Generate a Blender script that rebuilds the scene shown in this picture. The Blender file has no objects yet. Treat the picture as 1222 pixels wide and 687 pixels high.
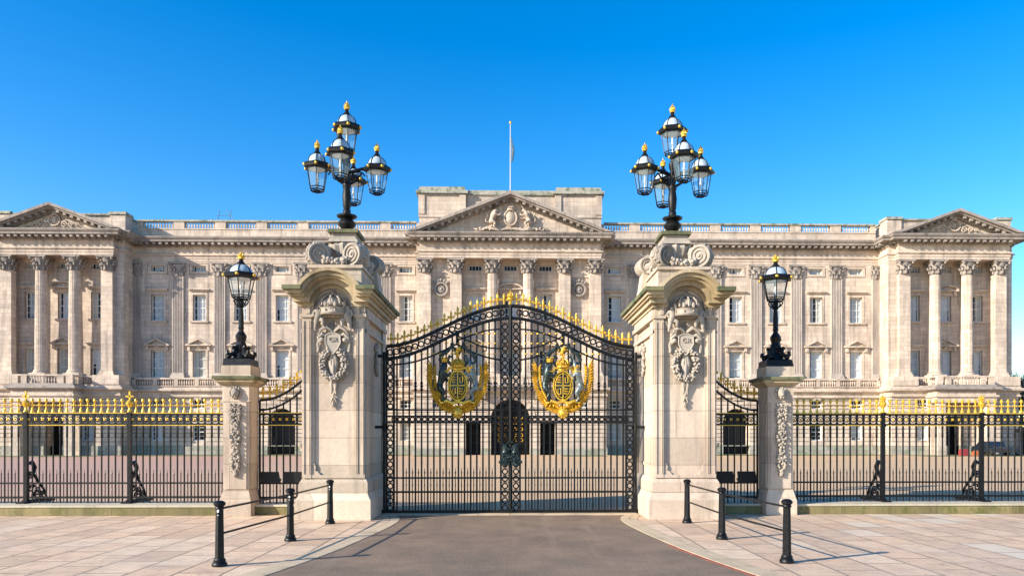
import bpy, math, random
from math import sin, cos, pi, radians, sqrt, atan2
from mathutils import Vector, Matrix
random.seed(7)
SC = bpy.context.scene
COL = SC.collection

# ------------------------------------------------------------------ camera
cam_d = bpy.data.cameras.new('camera'); cam = bpy.data.objects.new('camera', cam_d); COL.objects.link(cam)
cam_d.sensor_width = 36; cam_d.lens = 920 / 1222 * 36
cam.location = (0, -19, 1.9); cam.rotation_euler = (radians(90), 0, radians(-1.3))
cam_d.shift_x = (611 - 630) / 1222; cam_d.shift_y = (520 - 343.5) / 1222
cam_d.clip_start = 0.1; cam_d.clip_end = 5000
SC.camera = cam
# ------------------------------------------------------------------ light
SUN_EL, SUN_AZ = radians(23), atan2(-2.13, -1.08)      # azimuth from +Y, clockwise
world = bpy.data.worlds.new('World'); SC.world = world; world.use_nodes = True
nt = world.node_tree; nt.nodes.clear()
wo = nt.nodes.new('ShaderNodeOutputWorld'); bg = nt.nodes.new('ShaderNodeBackground')
sky = nt.nodes.new('ShaderNodeTexSky'); sky.sky_type = 'NISHITA'; sky.sun_disc = False
sky.sun_elevation = SUN_EL; sky.sun_rotation = SUN_AZ
sky.air_density = 1.0; sky.dust_density = 0.45; sky.ozone_density = 2.0; sky.altitude = 0
hs = nt.nodes.new('ShaderNodeHueSaturation'); hs.inputs['Saturation'].default_value = 1.52; hs.inputs['Value'].default_value = 1.0; hs.inputs['Hue'].default_value = 0.506
nt.links.new(sky.outputs[0], hs.inputs['Color']); nt.links.new(hs.outputs[0], bg.inputs['Color'])
bg.inputs['Strength'].default_value = 0.15
nt.links.new(bg.outputs[0], wo.inputs['Surface'])
sd = bpy.data.lights.new('sun', 'SUN'); sun = bpy.data.objects.new('sun', sd); COL.objects.link(sun)
sd.energy = 5.0; sd.angle = radians(0.5); sd.color = (1, 0.91, 0.78)
sundir = Vector((sin(SUN_AZ) * cos(SUN_EL), cos(SUN_AZ) * cos(SUN_EL), sin(SUN_EL)))
sun.rotation_euler = (-sundir).to_track_quat('-Z', 'Y').to_euler()
SC.view_settings.view_transform = 'Standard'; SC.view_settings.look = 'None'
SC.view_settings.gamma = 1; SC.view_settings.use_curve_mapping = False
SC.view_settings.exposure = 0.88
SC.cycles.max_bounces = 6; SC.cycles.transparent_max_bounces = 12

# ------------------------------------------------------------------ materials
def new_mat(name):
    m = bpy.data.materials.new(name); m.use_nodes = True
    n = m.node_tree; n.nodes.clear()
    o = n.nodes.new('ShaderNodeOutputMaterial'); b = n.nodes.new('ShaderNodeBsdfPrincipled')
    n.links.new(b.outputs[0], o.inputs['Surface'])
    return m, n, b, o
def pos_map(n, scale=(1, 1, 1), swap=None):
    g = n.nodes.new('ShaderNodeNewGeometry'); mp = n.nodes.new('ShaderNodeMapping')
    mp.inputs['Scale'].default_value = scale
    if swap:
        s = n.nodes.new('ShaderNodeSeparateXYZ'); c = n.nodes.new('ShaderNodeCombineXYZ')
        n.links.new(g.outputs['Position'], s.inputs[0])
        if swap == 'facade':                       # u = x + y, v = z
            a = n.nodes.new('ShaderNodeMath'); a.operation = 'ADD'
            n.links.new(s.outputs['X'], a.inputs[0]); n.links.new(s.outputs['Y'], a.inputs[1])
            n.links.new(a.outputs[0], c.inputs[0]); n.links.new(s.outputs['Z'], c.inputs[1])
        else:                                      # rows run along y
            n.links.new(s.outputs['Y'], c.inputs[0]); n.links.new(s.outputs['X'], c.inputs[1])
        n.links.new(c.outputs[0], mp.inputs[0])
    else:
        n.links.new(g.outputs['Position'], mp.inputs[0])
    return mp.outputs[0]
def noise(n, vec, scale, detail=5, rough=0.6):
    t = n.nodes.new('ShaderNodeTexNoise'); t.inputs['Scale'].default_value = scale
    t.inputs['Detail'].default_value = detail; t.inputs['Roughness'].default_value = rough
    n.links.new(vec, t.inputs['Vector']); return t.outputs['Fac']
def ramp(n, fac, a, b, ca=(0, 0, 0, 1), cb=(1, 1, 1, 1)):
    r = n.nodes.new('ShaderNodeValToRGB'); r.color_ramp.elements[0].position = a; r.color_ramp.elements[1].position = b
    r.color_ramp.elements[0].color = ca; r.color_ramp.elements[1].color = cb
    n.links.new(fac, r.inputs[0]); return r.outputs[0]
def mix(n, fac, a, b, mode='MIX'):
    m = n.nodes.new('ShaderNodeMix'); m.data_type = 'RGBA'; m.blend_type = mode
    for sock, val in ((m.inputs[0], fac), (m.inputs[6], a), (m.inputs[7], b)):
        if isinstance(val, (int, float)): sock.default_value = val
        elif isinstance(val, tuple): sock.default_value = val + (1,) if len(val) == 3 else val
        else: n.links.new(val, sock)
    return m.outputs[2]
def bump(n, b, h, strength, dist=0.02):
    bp = n.nodes.new('ShaderNodeBump'); bp.inputs['Strength'].default_value = strength; bp.inputs['Distance'].default_value = dist
    n.links.new(h, bp.inputs['Height']); n.links.new(bp.outputs[0], b.inputs['Normal'])
def stone(name, c1, c2, soot=(0.09, 0.08, 0.07), soot_amt=0.5, brick=None, moss=0.0, fine=14, spread=(0.35, 0.7), moss_col=(0.035, 0.09, 0.03), jt=.85, grime=0.0):
    m, n, b, o = new_mat(name)
    p = pos_map(n)
    col = mix(n, ramp(n, noise(n, p, 0.35, 4), *spread), c1, c2)
    streak = noise(n, pos_map(n, (1.6, 1.6, 0.16)), 1.1, 7, 0.7)
    col = mix(n, ramp(n, streak, 0.50, 0.76, (0, 0, 0, 1), (soot_amt,) * 3 + (1,)), col, soot)
    if grime:                                     # uneven soot patches, with strength rising toward the left end
        g0 = n.nodes.new('ShaderNodeNewGeometry'); s0 = n.nodes.new('ShaderNodeSeparateXYZ'); n.links.new(g0.outputs['Position'], s0.inputs[0])
        m0 = n.nodes.new('ShaderNodeMapRange'); m0.inputs[1].default_value = 40; m0.inputs[2].default_value = -45; m0.inputs[3].default_value = grime * .5; m0.inputs[4].default_value = grime; n.links.new(s0.outputs['X'], m0.inputs[0])
        mm0 = n.nodes.new('ShaderNodeMath'); mm0.operation = 'MULTIPLY'; n.links.new(m0.outputs[0], mm0.inputs[0]); n.links.new(ramp(n, noise(n, pos_map(n, (1, 1, .6)), .55, 9, .78), .44, .66), mm0.inputs[1])
        col = mix(n, mm0.outputs[0], col, (0.27, 0.24, 0.215))
    spots = noise(n, p, fine, 6, 0.7)
    col = mix(n, ramp(n, spots, 0.45, 0.85, (0, 0, 0, 1), (0.45,) * 3 + (1,)), col, tuple(x * 0.55 for x in c2))
    if brick:
        bt = n.nodes.new('ShaderNodeTexBrick'); n.links.new(pos_map(n, (1, 1, 1), 'facade'), bt.inputs['Vector'])
        bt.inputs['Scale'].default_value = 1; bt.inputs['Brick Width'].default_value = brick[0]; bt.inputs['Row Height'].default_value = brick[1]
        bt.inputs['Mortar Size'].default_value = brick[2]; bt.inputs['Mortar Smooth'].default_value = 0.3
        bt.inputs['Color1'].default_value = (1, 1, 1, 1); bt.inputs['Color2'].default_value = (0.66, 0.65, 0.64, 1); bt.inputs['Mortar'].default_value = (0.45, 0.42, 0.4, 1)
        col = mix(n, jt, col, bt.outputs['Color'], 'MULTIPLY')
    if moss:
        mm = noise(n, p, 1.9, 7, 0.7)
        g = n.nodes.new('ShaderNodeNewGeometry'); s = n.nodes.new('ShaderNodeSeparateXYZ'); n.links.new(g.outputs['Position'], s.inputs[0])
        col = mix(n, ramp(n, mm, 0.62 - moss * 0.22, 0.72 - moss * 0.16), col, moss_col)
    n.links.new(col, b.inputs['Base Color']); b.inputs['Roughness'].default_value = 0.88
    bump(n, b, spots, 0.35, 0.015)
    return m
def plain(name, c, rough=0.5, metal=0.0, var=0.25, scale=9, bmp=0.0, coat=0.0, spec=0.5):
    m, n, b, o = new_mat(name)
    f = noise(n, pos_map(n), scale, 5, 0.65)
    n.links.new(mix(n, ramp(n, f, 0.35, 0.7), tuple(x * (1 - var) for x in c), tuple(min(1, x * (1 + var)) for x in c)), b.inputs['Base Color'])
    rr = ramp(n, f, 0.3, 0.75, (rough * 0.75,) * 3 + (1,), (min(1, rough * 1.3),) * 3 + (1,)); n.links.new(rr, b.inputs['Roughness'])
    b.inputs['Metallic'].default_value = metal; b.inputs['Coat Weight'].default_value = coat; b.inputs['Specular IOR Level'].default_value = spec
    if bmp: bump(n, b, f, bmp, 0.01)
    return m
def glass(name, tint, clear, rough=0.03):
    m, n, b, o = new_mat(name)
    n.links.new(mix(n, ramp(n, noise(n, pos_map(n), 6), .3, .7), tint, tuple(x * .8 for x in tint)), b.inputs['Base Color'])
    b.inputs['Roughness'].default_value = rough
    t = n.nodes.new('ShaderNodeBsdfTransparent'); mx = n.nodes.new('ShaderNodeMixShader'); mx.inputs[0].default_value = 1 - clear
    n.links.new(t.outputs[0], mx.inputs[1]); n.links.new(b.outputs[0], mx.inputs[2]); n.links.new(mx.outputs[0], o.inputs['Surface'])
    return m

M = {}
M['palace'] = stone('palace_stone', (0.70, 0.565, 0.445), (0.57, 0.465, 0.375), (0.12, 0.10, 0.085), 0.8, (1.15, 0.44, 0.022), fine=3.0, jt=.62, grime=.6)
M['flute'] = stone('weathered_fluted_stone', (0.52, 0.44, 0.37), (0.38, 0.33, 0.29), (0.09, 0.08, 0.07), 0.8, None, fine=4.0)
M['joint'] = stone('dark_joint', (0.16, 0.14, 0.12), (0.10, 0.09, 0.08), (0.05, 0.045, 0.04), 0.8, None, fine=4.0)  # darker stone for the recessed groove faces of the rusticated walls
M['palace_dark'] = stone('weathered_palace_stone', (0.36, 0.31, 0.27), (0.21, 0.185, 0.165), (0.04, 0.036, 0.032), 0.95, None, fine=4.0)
M['palace_roof'] = stone('lichened_coping', (0.40, 0.37, 0.31), (0.30, 0.31, 0.25), (0.05, 0.05, 0.04), 0.8, None, moss=0.55, fine=4.0, moss_col=(0.10, 0.13, 0.07))
M['palace_base'] = stone('damp_palace_base', (0.42, 0.39, 0.34), (0.34, 0.34, 0.27), (0.08, 0.08, 0.06), 0.7, (1.2, 0.45, 0.02), moss=0.35, fine=3.0, moss_col=(0.12, 0.17, 0.07))
M['pillar'] = stone('pillar_stone', (0.68, 0.565, 0.43), (0.55, 0.43, 0.335), (0.17, 0.125, 0.09), 0.8, (2.4, 0.62, 0.009), fine=11, grime=.38)
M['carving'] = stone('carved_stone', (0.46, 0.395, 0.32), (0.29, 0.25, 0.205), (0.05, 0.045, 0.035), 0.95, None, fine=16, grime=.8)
M['mossy'] = stone('mossy_bounce_tinted_cornice_stone', (0.52, 0.42, 0.28), (0.26, 0.19, 0.09), (0.03, 0.026, 0.015), 0.95, None, moss=0.12, fine=9)  # mossy, sooty stone; yellow-brown reflected light under the cornice is put into the colour
M['moss_top'] = stone('moss_covered_stone', (0.20, 0.19, 0.10), (0.06, 0.07, 0.035), (0.012, 0.018, 0.008), 0.95, None, moss=0.55, fine=9, moss_col=(0.012, 0.05, 0.014))
M['plinth'] = stone('mossy_plinth_stone', (0.30, 0.24, 0.11), (0.17, 0.15, 0.06), (0.05, 0.045, 0.02), 0.95, (2.2, 0.9, 0.01), moss=0.45, fine=12, moss_col=(0.10, 0.105, 0.022))
M['coping'] = stone('plinth_coping_stone', (0.52, 0.46, 0.35), (0.43, 0.39, 0.28), (0.16, 0.14, 0.08), 0.5, None, fine=14)
M['iron'] = plain('black_painted_iron', (0.005, 0.0055, 0.0065), 0.45, 0, 0.3, 14, 0.1, 0.0, 0.3)
M['bronze'] = plain('dark_verdigris_bronze', (0.035, 0.055, 0.055), 0.38, 0.5, 0.6, 22, 0.3)
M['silver'] = plain('pale_weathered_metal', (0.20, 0.24, 0.24), 0.42, 0.5, 0.5, 22, 0.3)
M['gold'] = plain('gold_leaf', (0.78, 0.455, 0.055), 0.33, 0.45, 0.4, 26, 0.4)
M['glass'] = glass('lantern_glass', (0.32, 0.50, 0.58), 0.82)
M['opal'] = plain('opal_glass_dome', (0.42, 0.50, 0.54), 0.16, 0, 0.2, 8, 0, 0.5)
M['white'] = plain('white_enamel', (0.75, 0.74, 0.70), 0.35, 0, 0.08)
M['wframe'] = plain('white_window_paint', (0.72, 0.71, 0.68), 0.5, 0, 0.08)
M['pane'] = glass('window_glass', (0.05, 0.07, 0.09), 0.80, 0.04)
M['curtain'] = plain('pale_net_curtain', (0.78, 0.82, 0.83), 0.9, 0, 0.10, 2.5)
M['net'] = plain('grey_net', (0.60, 0.66, 0.68), 0.9, 0, 0.2, 2.5); M['blind'] = plain('cream_blind', (0.74, 0.71, 0.62), 0.8, 0, 0.08, 2.5)
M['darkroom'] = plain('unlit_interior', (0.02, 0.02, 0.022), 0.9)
M['trunk'] = plain('grey_bark', (0.07, 0.055, 0.045), 0.9, 0, 0.4, 6)
M['hedge'] = plain('clipped_green_leaves', (0.05, 0.085, 0.03), 0.8, 0, 0.5, 12)
M['red'] = plain('red_plastic', (0.26, 0.03, 0.035), 0.5); M['orange'] = plain('orange_plastic', (0.38, 0.10, 0.035), 0.5)
M['car'] = plain('dark_blue_car_paint', (0.02, 0.03, 0.045), 0.25, 0.3, 0.2, 3, 0, 0.6)
M['tyre'] = plain('rubber', (0.02, 0.02, 0.02), 0.85)
M['coat'] = plain('purple_coat', (0.16, 0.06, 0.15), 0.85); M['skin'] = plain('skin', (0.5, 0.32, 0.24), 0.6, 0, .05); M['hair'] = plain('dark_hair', (0.03, 0.02, 0.015), 0.7)
M['pole'] = plain('pale_grey_painted_pole', (0.42, 0.43, 0.44), 0.5, 0, .1)
M['flag'] = plain('furled_flag_cloth', (0.10, 0.16, 0.20), 0.8, 0, 0.5, 3)
M['redline'] = plain('red_edge_paint', (0.30, 0.07, 0.04), 0.8, 0, 0.4, 8)

def ground_mat(name, c1, c2, c3, s_big=0.5, s_fine=60, rough=0.85, patches=True):
    m, n, b, o = new_mat(name); p = pos_map(n)
    col = mix(n, ramp(n, noise(n, p, s_big, 4), .35, .65), c1, c2)
    f = noise(n, p, s_fine, 4, .7); col = mix(n, ramp(n, f, .42, .75), col, c3)
    n.links.new(col, b.inputs['Base Color']); b.inputs['Roughness'].default_value = rough; bump(n, b, f, .5, .01); return m
def asphalt_mat():
    m, n, b, o = new_mat('brown_grey_asphalt'); p = pos_map(n)
    col = mix(n, ramp(n, noise(n, p, .8, 8, .75), .38, .62), (0.235, 0.16, 0.10), (0.135, 0.094, 0.062))
    f = noise(n, p, 42, 3, .8); col = mix(n, ramp(n, f, .52, .72), col, (0.42, 0.30, 0.20)); f2 = noise(n, p, 60, 3, .8); col = mix(n, ramp(n, f2, .55, .72), col, (0.05, 0.04, 0.035))
    w = noise(n, pos_map(n, (1.1, .12, 1)), 1.6, 4, .6); col = mix(n, ramp(n, w, .55, .75, (0, 0, 0, 1), (.5, .5, .5, 1)), col, (0.32, 0.235, 0.165))
    n.links.new(col, b.inputs['Base Color']); b.inputs['Roughness'].default_value = .85; bump(n, b, f, .8, .012); return m
M['asphalt'] = asphalt_mat()
M['grass'] = ground_mat('worn_grass', (0.13, 0.15, 0.05), (0.09, 0.12, 0.04), (0.22, 0.2, 0.1), 1.5, 20)
M['earth'] = ground_mat('far_ground', (0.14, 0.15, 0.08), (0.2, 0.18, 0.12), (0.1, 0.12, 0.06), 0.05, 3)
M['kerb'] = stone('granite_kerb', (0.56, 0.44, 0.29), (0.46, 0.36, 0.235), (0.14, 0.11, 0.07), 0.8, None, fine=40)
def forecourt_mat():
    m, n, b, o = new_mat('red_gravel_forecourt'); p = pos_map(n)
    g = n.nodes.new('ShaderNodeNewGeometry'); s = n.nodes.new('ShaderNodeSeparateXYZ'); n.links.new(g.outputs['Position'], s.inputs[0])
    mr = n.nodes.new('ShaderNodeMapRange'); mr.inputs[1].default_value = -22; mr.inputs[2].default_value = -3; n.links.new(s.outputs['X'], mr.inputs[0])
    col = mix(n, mr.outputs[0], (0.47, 0.27, 0.20), (0.62, 0.41, 0.215))
    col = mix(n, ramp(n, noise(n, p, .25, 5), .35, .7, (0, 0, 0, 1), (.4, .4, .4, 1)), col, (0.40, 0.27, 0.18))
    f = noise(n, p, 22, 5, .75); col = mix(n, ramp(n, f, .45, .8), col, (0.28, 0.2, 0.15))
    n.links.new(col, b.inputs['Base Color']); b.inputs['Roughness'].default_value = .9; bump(n, b, f, .4, .01); return m
M['forecourt'] = forecourt_mat()
def paving_mat():
    m, n, b, o = new_mat('sandstone_flags')
    v = pos_map(n, (1, 1, 1), 'rows')
    dn = n.nodes.new('ShaderNodeTexNoise'); dn.inputs['Scale'].default_value = 1.3; n.links.new(v, dn.inputs['Vector'])
    va = n.nodes.new('ShaderNodeVectorMath'); va.operation = 'MULTIPLY_ADD'; n.links.new(dn.outputs['Color'], va.inputs[0]); va.inputs[1].default_value = (0.02, 0.02, 0); n.links.new(v, va.inputs[2])
    def br(w, h, c1, c2, mort, off=0.5, ms=0.021):
        bt = n.nodes.new('ShaderNodeTexBrick'); n.links.new(va.outputs[0], bt.inputs['Vector']); bt.inputs['Scale'].default_value = 1
        bt.inputs['Brick Width'].default_value = w; bt.inputs['Row Height'].default_value = h; bt.inputs['Mortar Size'].default_value = ms; bt.offset = off
        bt.inputs['Mortar Smooth'].default_value = 0.25; bt.inputs['Bias'].default_value = -0.1
        bt.inputs['Color1'].default_value = c1; bt.inputs['Color2'].default_value = c2; bt.inputs['Mortar'].default_value = mort; return bt
    bt = br(1.02, 0.66, (0.82, 0.56, 0.35, 1), (0.52, 0.345, 0.215, 1), (0.14, 0.095, 0.055, 1), 0.43)
    p = pos_map(n)
    col = mix(n, ramp(n, noise(n, p, .45, 5, .65), .35, .72), bt.outputs['Color'], mix(n, .5, bt.outputs['Color'], (0.50, 0.42, 0.33)))
    st = noise(n, p, 2.3, 8, .8); col = mix(n, ramp(n, st, .46, .68, (0, 0, 0, 1), (.75, .75, .75, 1)), col, (0.30, 0.215, 0.15))
    gum = noise(n, p, 9, 2, .4); col = mix(n, ramp(n, gum, .70, .73, (0, 0, 0, 1), (.6, .6, .6, 1)), col, (0.16, 0.12, 0.09))
    f = noise(n, p, 38, 4, .8); col = mix(n, ramp(n, f, .48, .75, (0, 0, 0, 1), (.6, .6, .6, 1)), col, (0.27, 0.20, 0.15))
    # an occasional newer pale grey flag
    bw = br(1.02, 0.66, (1, 1, 1, 1), (0, 0, 0, 1), (0, 0, 0, 1), 0.43)
    g2 = n.nodes.new('ShaderNodeNewGeometry'); sx = n.nodes.new('ShaderNodeSeparateXYZ'); n.links.new(g2.outputs['Position'], sx.inputs[0])
    mr = n.nodes.new('ShaderNodeMapRange'); mr.inputs[1].default_value = 3; mr.inputs[2].default_value = 8; mr.inputs[3].default_value = .25; n.links.new(sx.outputs['X'], mr.inputs[0])
    mu = n.nodes.new('ShaderNodeMath'); mu.operation = 'MULTIPLY'; n.links.new(mr.outputs[0], mu.inputs[0]); n.links.new(ramp(n, bw.outputs['Color'], .72, .95, (0, 0, 0, 1), (.75, .75, .75, 1)), mu.inputs[1])
    col = mix(n, mu.outputs[0], col, (0.56, 0.49, 0.38))
    n.links.new(col, b.inputs['Base Color']); b.inputs['Roughness'].default_value = .8
    bump(n, b, mix(n, .25, bt.outputs['Fac'], f), -.35, .01); return m
M['paving'] = paving_mat()

# ------------------------------------------------------------------ mesh builder
class MB:
    def __init__(s): s.v = []; s.f = []; s.m = []; s.k = 0; s.T = None
    def add(s, vs, fs):
        b = len(s.v)
        if s.T is not None: vs = [tuple(s.T @ Vector(v)) for v in vs]
        s.v += [tuple(v) for v in vs]
        for f in fs: s.f.append(tuple(i + b for i in f)); s.m.append(s.k)
    def box(s, x0, x1, y0, y1, z0, z1):
        s.add([(x0, y0, z0), (x1, y0, z0), (x1, y1, z0), (x0, y1, z0), (x0, y0, z1), (x1, y0, z1), (x1, y1, z1), (x0, y1, z1)],
              [(0, 3, 2, 1), (4, 5, 6, 7), (0, 1, 5, 4), (1, 2, 6, 5), (2, 3, 7, 6), (3, 0, 4, 7)])
    def taper(s, x, y, z0, z1, a0, b0, a1, b1):
        s.add([(x - a0, y - b0, z0), (x + a0, y - b0, z0), (x + a0, y + b0, z0), (x - a0, y + b0, z0), (x - a1, y - b1, z1), (x + a1, y - b1, z1), (x + a1, y + b1, z1), (x - a1, y + b1, z1)],
              [(0, 3, 2, 1), (4, 5, 6, 7), (0, 1, 5, 4), (1, 2, 6, 5), (2, 3, 7, 6), (3, 0, 4, 7)])
    def prism(s, poly, y0, y1):                    # polygon in xz, extruded along y
        n = len(poly)
        s.add([(x, y0, z) for x, z in poly] + [(x, y1, z) for x, z in poly],
              [tuple(range(n)), tuple(range(2 * n - 1, n - 1, -1))] + [(i, i + n, (i + 1) % n + n, (i + 1) % n) for i in range(n)])
    def prism_z(s, poly, z0, z1, caps=True):
        n = len(poly)
        s.add([(x, y, z0) for x, y in poly] + [(x, y, z1) for x, y in poly],
              ([tuple(range(n))[::-1], tuple(range(n, 2 * n))] if caps else []) + [(i, (i + 1) % n, (i + 1) % n + n, i + n) for i in range(n)])
    def tube(s, pts, r, n=8, closed=False, flat=1.0):
        pts = [Vector(p) for p in pts]; m = len(pts); rs = r if isinstance(r, (list, tuple)) else [r] * m
        vs = []; up0 = None
        for i, p in enumerate(pts):
            if closed: d = pts[(i + 1) % m] - pts[i - 1]
            else: d = pts[min(i + 1, m - 1)] - pts[max(i - 1, 0)]
            d = d.normalized() if d.length > 1e-9 else Vector((0, 0, 1))
            if up0 is None: up0 = Vector((0, 1, 0)) if abs(d.y) < .9 else Vector((1, 0, 0))
            a = d.cross(up0).normalized(); b = a.cross(d).normalized(); up0 = b
            for k in range(n):
                t = 2 * pi * k / n; vs.append(p + a * cos(t) * rs[i] + b * sin(t) * rs[i] * flat)
        fs = []
        for i in range(m if closed else m - 1):
            j = (i + 1) % m
            for k in range(n): fs.append((i * n + k, i * n + (k + 1) % n, j * n + (k + 1) % n, j * n + k))
        if not closed: fs += [tuple(range(n))[::-1], tuple((m - 1) * n + k for k in range(n))]
        s.add(vs, fs)
    def lathe(s, prof, c=(0, 0, 0), n=12, rot=0.0, fl=None):
        vs = []; fs = []; m = len(prof)
        for r, z in prof:
            for k in range(n):
                t = 2 * pi * k / n + rot; q = r * (1 if fl is None or k % 2 else fl); vs.append((c[0] + q * cos(t), c[1] + q * sin(t), c[2] + z))
        for i in range(m - 1):
            for k in range(n): fs.append((i * n + k, i * n + (k + 1) % n, (i + 1) * n + (k + 1) % n, (i + 1) * n + k))
        fs += [tuple(range(n))[::-1], tuple((m - 1) * n + k for k in range(n))]
        s.add(vs, fs)
    def blob(s, c, r, n=8, m=5, tilt=0.0):
        if isinstance(r, (int, float)): r = (r, r, r)
        vs = [(0, 0, -1)]
        for i in range(1, m):
            a = -pi / 2 + pi * i / m
            for k in range(n): vs.append((cos(a) * cos(2 * pi * k / n), cos(a) * sin(2 * pi * k / n), sin(a)))
        vs.append((0, 0, 1)); fs = []
        for k in range(n): fs.append((0, 1 + (k + 1) % n, 1 + k))
        for i in range(m - 2):
            for k in range(n): fs.append((1 + i * n + k, 1 + i * n + (k + 1) % n, 1 + (i + 1) * n + (k + 1) % n, 1 + (i + 1) * n + k))
        L = len(vs) - 1; q = 1 + (m - 2) * n
        for k in range(n): fs.append((q + k, q + (k + 1) % n, L))
        out = []
        for v in vs:
            x, y, z = v[0] * r[0], v[1] * r[1], v[2] * r[2]
            out.append((c[0] + x * cos(tilt) + z * sin(tilt), c[1] + y, c[2] - x * sin(tilt) + z * cos(tilt)))
        s.add(out, fs)
    def ring(s, c, R, r, n=12, k=5, axis='y', sx=1, sz=1):
        pts = []
        for i in range(n):
            t = 2 * pi * i / n
            if axis == 'y': pts.append((c[0] + R * sx * cos(t), c[1], c[2] + R * sz * sin(t)))
            elif axis == 'z': pts.append((c[0] + R * cos(t), c[1] + R * sin(t), c[2]))
            else: pts.append((c[0], c[1] + R * cos(t), c[2] + R * sin(t)))
        s.tube(pts, r, k, closed=True)
    def leaf(s, a, d, L, w, th=.012):              # pointed leaf from a, direction d in xz
        a = Vector(a); d = Vector((d[0], 0, d[1])).normalized(); p = Vector((-d.z, 0, d.x)); y = Vector((0, 1, 0))
        m_ = a + d * L * .45
        s.add([a, m_ + p * w, a + d * L, m_ - p * w, m_ - y * th * 1.6, m_ + y * th], [(0, 1, 4), (1, 2, 4), (2, 3, 4), (3, 0, 4), (1, 0, 5), (2, 1, 5), (3, 2, 5), (0, 3, 5)])
    def build(s, name, mats, parent=None, loc=None, smooth=35, label=None):
        me = bpy.data.meshes.new(name); me.from_pydata(s.v, [], s.f)
        for m in (mats if isinstance(mats, (list, tuple)) else [mats]): me.materials.append(M[m] if isinstance(m, str) else m)
        me.polygons.foreach_set('material_index', s.m)
        if smooth: me.shade_smooth(); me.set_sharp_from_angle(angle=radians(smooth))
        me.update()
        return inst(name, me, parent, loc, label)
def inst(name, me, parent=None, loc=None, label=None, scale=None, rot=None):
    o = bpy.data.objects.new(name, me); COL.objects.link(o)
    if parent: o.parent = parent
    if loc is not None: o.location = loc
    if scale: o.scale = scale
    if rot: o.rotation_euler = rot
    if label: o['label'] = label
    return o
def thing(name, loc, label, cat, group=None, rz=0):
    o = bpy.data.objects.new(name, None); COL.objects.link(o); o.location = loc; o.rotation_euler = (0, 0, rz); o.empty_display_size = .3
    o['label'] = label; o['category'] = cat
    if group: o['group'] = group
    return o
def tag(o, label, cat, group=None):
    o['label'] = label; o['category'] = cat
    if group: o['group'] = group
    return o
def copy_tree(o, parent=None):
    c = o.copy(); COL.objects.link(c)
    if parent: c.parent = parent
    for ch in [x for x in COL.objects if x.parent == o]: copy_tree(ch, c)
    return c
def struct(o): o['kind'] = 'structure'; return o
def skin(nodes, edges, sub=1, fat=1.0):
    me = bpy.data.meshes.new('body'); names = list(nodes); idx = {k: i for i, k in enumerate(names)}
    me.from_pydata([nodes[k][0] for k in names], [(idx[a], idx[b]) for a, b in edges], [])
    o = bpy.data.objects.new('tmp', me); COL.objects.link(o)
    md = o.modifiers.new('s', 'SKIN'); md.use_smooth_shade = True
    for i, k in enumerate(names):
        sv = me.skin_vertices[0].data[i]; r = nodes[k][1] * fat; sv.radius = (r, r) if not isinstance(r, tuple) else r
    me.skin_vertices[0].data[0].use_root = True
    if sub: sm = o.modifiers.new('d', 'SUBSURF'); sm.levels = sub; sm.render_levels = sub
    dg = bpy.context.evaluated_depsgraph_get(); dg.update()
    res = bpy.data.meshes.new_from_object(o.evaluated_get(dg)); COL.objects.unlink(o); bpy.data.objects.remove(o)
    res.shade_smooth(); return res
def add_mesh(mb, me, T):
    mb2T = mb.T; mb.T = None
    base = [tuple(T @ v.co) for v in me.vertices]; mb.add(base, [tuple(p.vertices) for p in me.polygons]); mb.T = mb2T
def text_mesh(body, size, depth):
    c = bpy.data.curves.new('t', 'FONT'); c.body = body; c.size = size; c.extrude = depth; c.align_x = 'CENTER'; c.align_y = 'CENTER'
    o = bpy.data.objects.new('t', c); COL.objects.link(o); dg = bpy.context.evaluated_depsgraph_get(); dg.update()
    me = bpy.data.meshes.new_from_object(o.evaluated_get(dg)); COL.objects.unlink(o); bpy.data.objects.remove(o); return me

def hf(mb, x0, x1, z0, z1, Y, rects, T=None):
    """A wall face at y=Y seen from -y; rects (xa,xb,za,zb,depth,open) push areas back or leave them open."""
    def uniq(a, lo, hi):
        a = sorted({round(min(max(t, lo), hi), 4) for t in a} | {lo, hi}); return a
    xs = uniq([r[0] for r in rects] + [r[1] for r in rects], x0, x1); zs = uniq([r[2] for r in rects] + [r[3] for r in rects], z0, z1)
    nx, nz = len(xs) - 1, len(zs) - 1
    D = [[(0.0, False)] * nz for _ in range(nx)]
    for (a, b, c, d, dep, op) in rects:
        for i in range(nx):
            xm = (xs[i] + xs[i + 1]) / 2
            if not a < xm < b: continue
            for j in range(nz):
                if c < (zs[j] + zs[j + 1]) / 2 < d: D[i][j] = (dep, op)
    old = mb.T; mb.T = T
    for i in range(nx):
        for j in range(nz):
            dep, op = D[i][j]; y = Y + dep
            mb.k = 1 if (abs(dep - .07) < 1e-6) else 0
            if not op: mb.add([(xs[i], y, zs[j]), (xs[i + 1], y, zs[j]), (xs[i + 1], y, zs[j + 1]), (xs[i], y, zs[j + 1])], [(0, 1, 2, 3)])
            if i + 1 < nx and abs(D[i + 1][j][0] - dep) > 1e-5:
                y2 = Y + D[i + 1][j][0]; x = xs[i + 1]
                mb.add([(x, y, zs[j]), (x, y2, zs[j]), (x, y2, zs[j + 1]), (x, y, zs[j + 1])], [(0, 1, 2, 3) if y < y2 else (3, 2, 1, 0)])
            if j + 1 < nz and abs(D[i][j + 1][0] - dep) > 1e-5:
                y2 = Y + D[i][j + 1][0]; z = zs[j + 1]
                mb.add([(xs[i], y, z), (xs[i + 1], y, z), (xs[i + 1], y2, z), (xs[i], y2, z)], [(0, 1, 2, 3)])
    mb.T = old; mb.k = 0
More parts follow.
